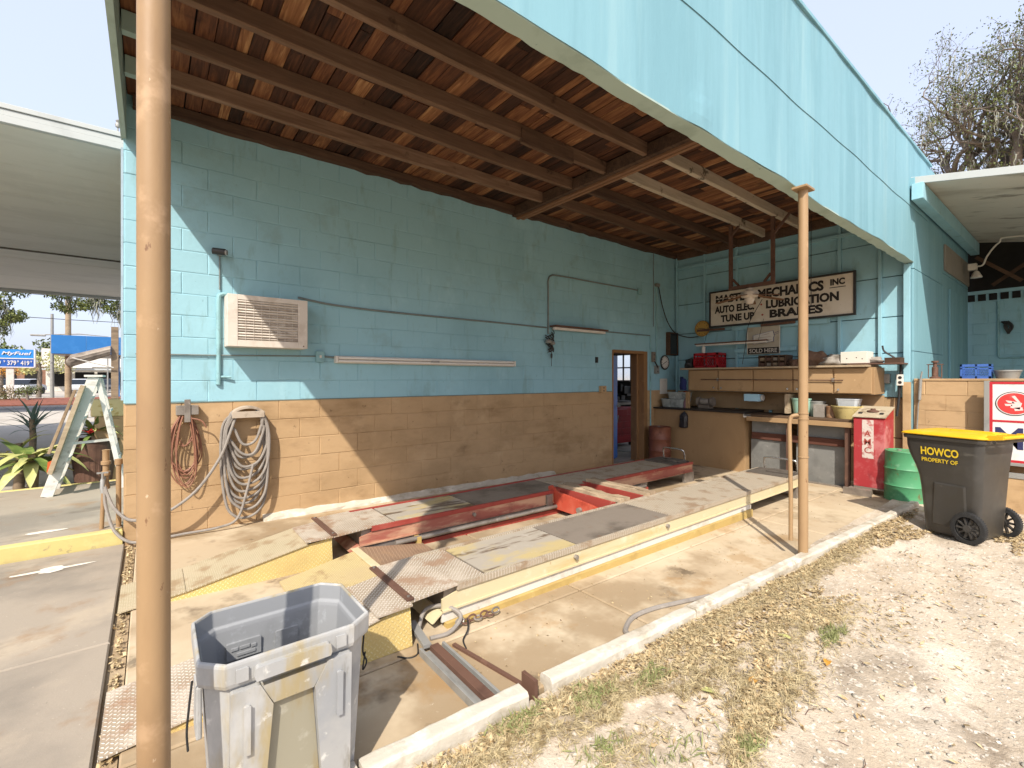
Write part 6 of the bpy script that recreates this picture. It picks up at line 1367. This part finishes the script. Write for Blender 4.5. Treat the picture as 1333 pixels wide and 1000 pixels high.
# ------------------------------------------------------------------ litter on the sand
litm = pm('dry fallen leaf', S('#a08a66'), [(S('#c2af88'), 31, .45, .53, .9), (S('#5a4632'), 37, .55, .60, .85), (S('#b08a52'), 47, .58, .63, .7)], .8)
strawm = pm('dry grass straw', S('#b3a37e'), [(S('#84704c'), 26, .5, .58, .8), (S('#c2b184'), 30, .56, .66, .7)], .85)
greenm = pm('sparse green grass', S('#7d8150'), [(S('#979668'), 20, .5, .65, .7)], .7)
shellm = pm('shell fragment', S('#c9c2b4'), [(S('#9b9181'), 25, .46, .6, .8), (S('#e0dbd0'), 30, .56, .66, .6)], .8)
def scatter(patches):
    P_ = []
    for cx_, cy_, rx, ry, n, rot in patches:
        a = rng.uniform(0, 2*np.pi, n); r = np.sqrt(rng.random(n))*(.75 + .25*np.sin(a*3 + cx_*5) + .2*np.sin(a*7 + cy_*9)); x = r*np.cos(a)*rx; y = r*np.sin(a)*ry
        P_.append(np.stack([cx_ + x*math.cos(rot) - y*math.sin(rot), cy_ + x*math.sin(rot) + y*math.cos(rot)], 1))
    P_ = np.concatenate(P_); P_ = P_[P_[:, 1] < 1.70 - .04*P_[:, 0] - .012]
    z = np.array([sand_z(x, y) for x, y in P_]); return np.column_stack([P_, z])
lp = [(x, curbY(x) - .05, .5, .09, 420, -.04) for x in np.arange(1.0, 7.0, .45)] + [(3.4, 1.30, .85, .24, 2300, -.1), (2.5, 1.42, .7, .16, 1100, -.1), (5.9, 1.28, .75, .16, 2000, -.15), (3.2, 1.1, 1.3, .35, 500, -.1), (2.3, 1.1, .8, .4, 300, 0), (4.5, .7, 2.2, .6, 260, 0), (6.9, .50, .7, .22, 2200, 0), (2.5, 1.08, .40, .10, 700, .3), (2.15, .98, .28, .10, 500, .1)]
C = scatter(lp); C[:, 2] += rng.uniform(.003, .022, len(C)); C = C[rng.random(len(C)) < .72]; V, F = cards(C, .042, .34, .86); struct(cloud_mesh('leaf_litter', V, F, litm), 'stuff')['label'] = 'dry brown leaf litter along the curb'
gp = [(x, curbY(x) - .09, .5, .13, 900, -.04) for x in np.arange(2.4, 5.4, .4)] + [(3.2, 1.05, 1.2, .35, 900, -.1), (1.25, 1.55, .45, .12, 2200, -.04), (1.75, 1.48, .4, .14, 2400, -.04), (2.3, 1.30, .45, .20, 2400, -.3), (2.2, 1.0, .38, .14, 1700, .2), (2.65, 1.0, .35, .12, 900, .2), (3.3, 1.2, .8, .22, 2200, -.1), (1.6, 1.25, .3, .12, 500, 0), (1.9, .9, .15, .08, 250, 0)]
C = scatter(gp); C[:, 2] += rng.uniform(.004, .025, len(C)); V, F = cards(C, .065, .05, .72); struct(cloud_mesh('dry_grass', V, F, strawm), 'stuff')['label'] = 'dry straw coloured grass on the sand'
gp = [(1.7, 1.52, .18, .07, 260, 0), (2.05, 1.44, .15, .06, 200, 0), (1.3, 1.6, .2, .06, 200, 0), (3.3, 1.02, .2, .07, 240, 0), (2.02, .93, .10, .05, 120, 0), (1.5, 1.3, .2, .08, 120, 0), (1.75, 1.1, .25, .12, 100, 0)]
C = scatter(gp); C[:, 2] += .022; V, F = cards(C, .06, .09, .1); struct(cloud_mesh('green_grass', V, F, greenm), 'stuff')['label'] = 'sparse green grass tufts by the curb'
n = 9000; C = np.column_stack([rng.uniform(.8, 9, n), rng.uniform(-1.2, 1.35, n)]); C = C[C[:, 1] < 1.6 - .04*C[:, 0]]
C = np.column_stack([C, [sand_z(x, y) + .002 for x, y in C]]); V, F = cards(C, rng.uniform(.006, .022, len(C)), .7, .8); struct(cloud_mesh('shell_gravel', V, F, shellm), 'stuff')['label'] = 'pale shell fragments scattered over the sand'
n = 500; C = np.column_stack([rng.normal(-.135, .012, n), rng.uniform(2.0, 5.4, n), rng.uniform(-.025, .0, n)]); V, F = cards(C, .03, .5, .6); struct(cloud_mesh('joint_litter', V, F, litm), 'stuff')['label'] = 'dry leaves caught in the driveway joint'
n = 420; C = np.column_stack([rng.uniform(1.3, 8.0, n), rng.uniform(1.7, 2.4, n)]); C = np.column_stack([C, [fz(x) + .004 for x in C[:, 0]]]); V, F = cards(C, .018, .5, .9); struct(cloud_mesh('floor_litter', V, F, litm), 'stuff')['label'] = 'scattered leaf bits on the bay floor'
for k, (x, y) in enumerate(((2.45, 1.12), (3.05, 1.16), (3.0, .95), (2.2, 1.25))):
    mb = MB(); strap_leaf(mb, (x, y, sand_z(x, y) + .012), k*1.7, .15, .07, .02, .3, 4); one('fallen_leaf', mb, leafY if k % 2 else bpy.data.materials['orange leaf'], ['single orange leaf on the dry grass', 'single yellow leaf on the dry grass', 'single orange leaf on bare sand', 'single yellow leaf near the curb'][k], 'leaf')

splm = pm('spilled white paint', S('#d9d3c6'), [(S('#b8ad9a'), 18, .5, .66, .8)], .8)
for nm, cx_, cy_, z_, a_, b_, lab in (('paint_splash', -.60, 5.08, .003, .17, .05, 'star shaped white paint splash on the driveway'), ('paint_splash', -.74, 5.86, .123, .13, .035, 'oval white paint spot on the raised walkway')):
    pts = []
    for k in range(28):
        q = 2*math.pi*k/28; r_ = 1 + (.45*math.cos(4*q) if z_ < .1 else .1*math.cos(3*q)) + random.uniform(-.12, .12); pts.append((cx_ + a_*r_*math.cos(q), cy_ + b_*r_*math.sin(q), z_))
    one(nm, MB().prism(pts, (0, 0, .002)), splm, lab, 'paint splash')

# loose stones of mixed size and a few twigs
stone = pm('grey limestone pebble', S('#aaa395'), [(S('#8b8375'), 14, .46, .62, .8), (S('#c7c1b4'), 22, .55, .68, .6)], .9)
bm = bmesh.new(); bmesh.ops.create_icosphere(bm, subdivisions=1, radius=1); bv = np.array([v.co[:] for v in bm.verts]); bf = np.array([[v.index for v in f.verts] for f in bm.faces]); bm.free()
V = []; F = []
for k in range(1500):
    x, y = rng.uniform(1.0, 8.0), rng.uniform(-.8, 1.45)
    if y > curbY(x) - .03: continue
    r_ = .003 + .012*rng.random()**3; F.append(bf + len(V)*len(bv)); V.append((bv*(1 + rng.normal(0, .14, (len(bv), 1))))*np.array([r_*rng.uniform(.8, 1.5), r_*rng.uniform(.8, 1.4), r_*.6]) + np.array([x, y, sand_z(x, y) + r_*.2]))
struct(cloud_mesh('loose_stones', np.concatenate(V), np.concatenate(F), stone), 'stuff')['label'] = 'small loose limestone pebbles in the sand'
tw = MB()
for k in range(40):
    x, y = random.uniform(1.9, 6.5), random.uniform(.2, 1.35); a = random.uniform(0, 6.28); L = random.uniform(.02, .09); z = sand_z(x, y) + .006
    tw.tube([(x, y, z), (x + L*.5*math.cos(a), y + L*.5*math.sin(a), z + .006), (x + L*math.cos(a + .2), y + L*math.sin(a + .2), z)], .0017, 4)
struct(tw.build('twigs', rustbrown), 'stuff')['label'] = 'thin dry twigs scattered on the sand'
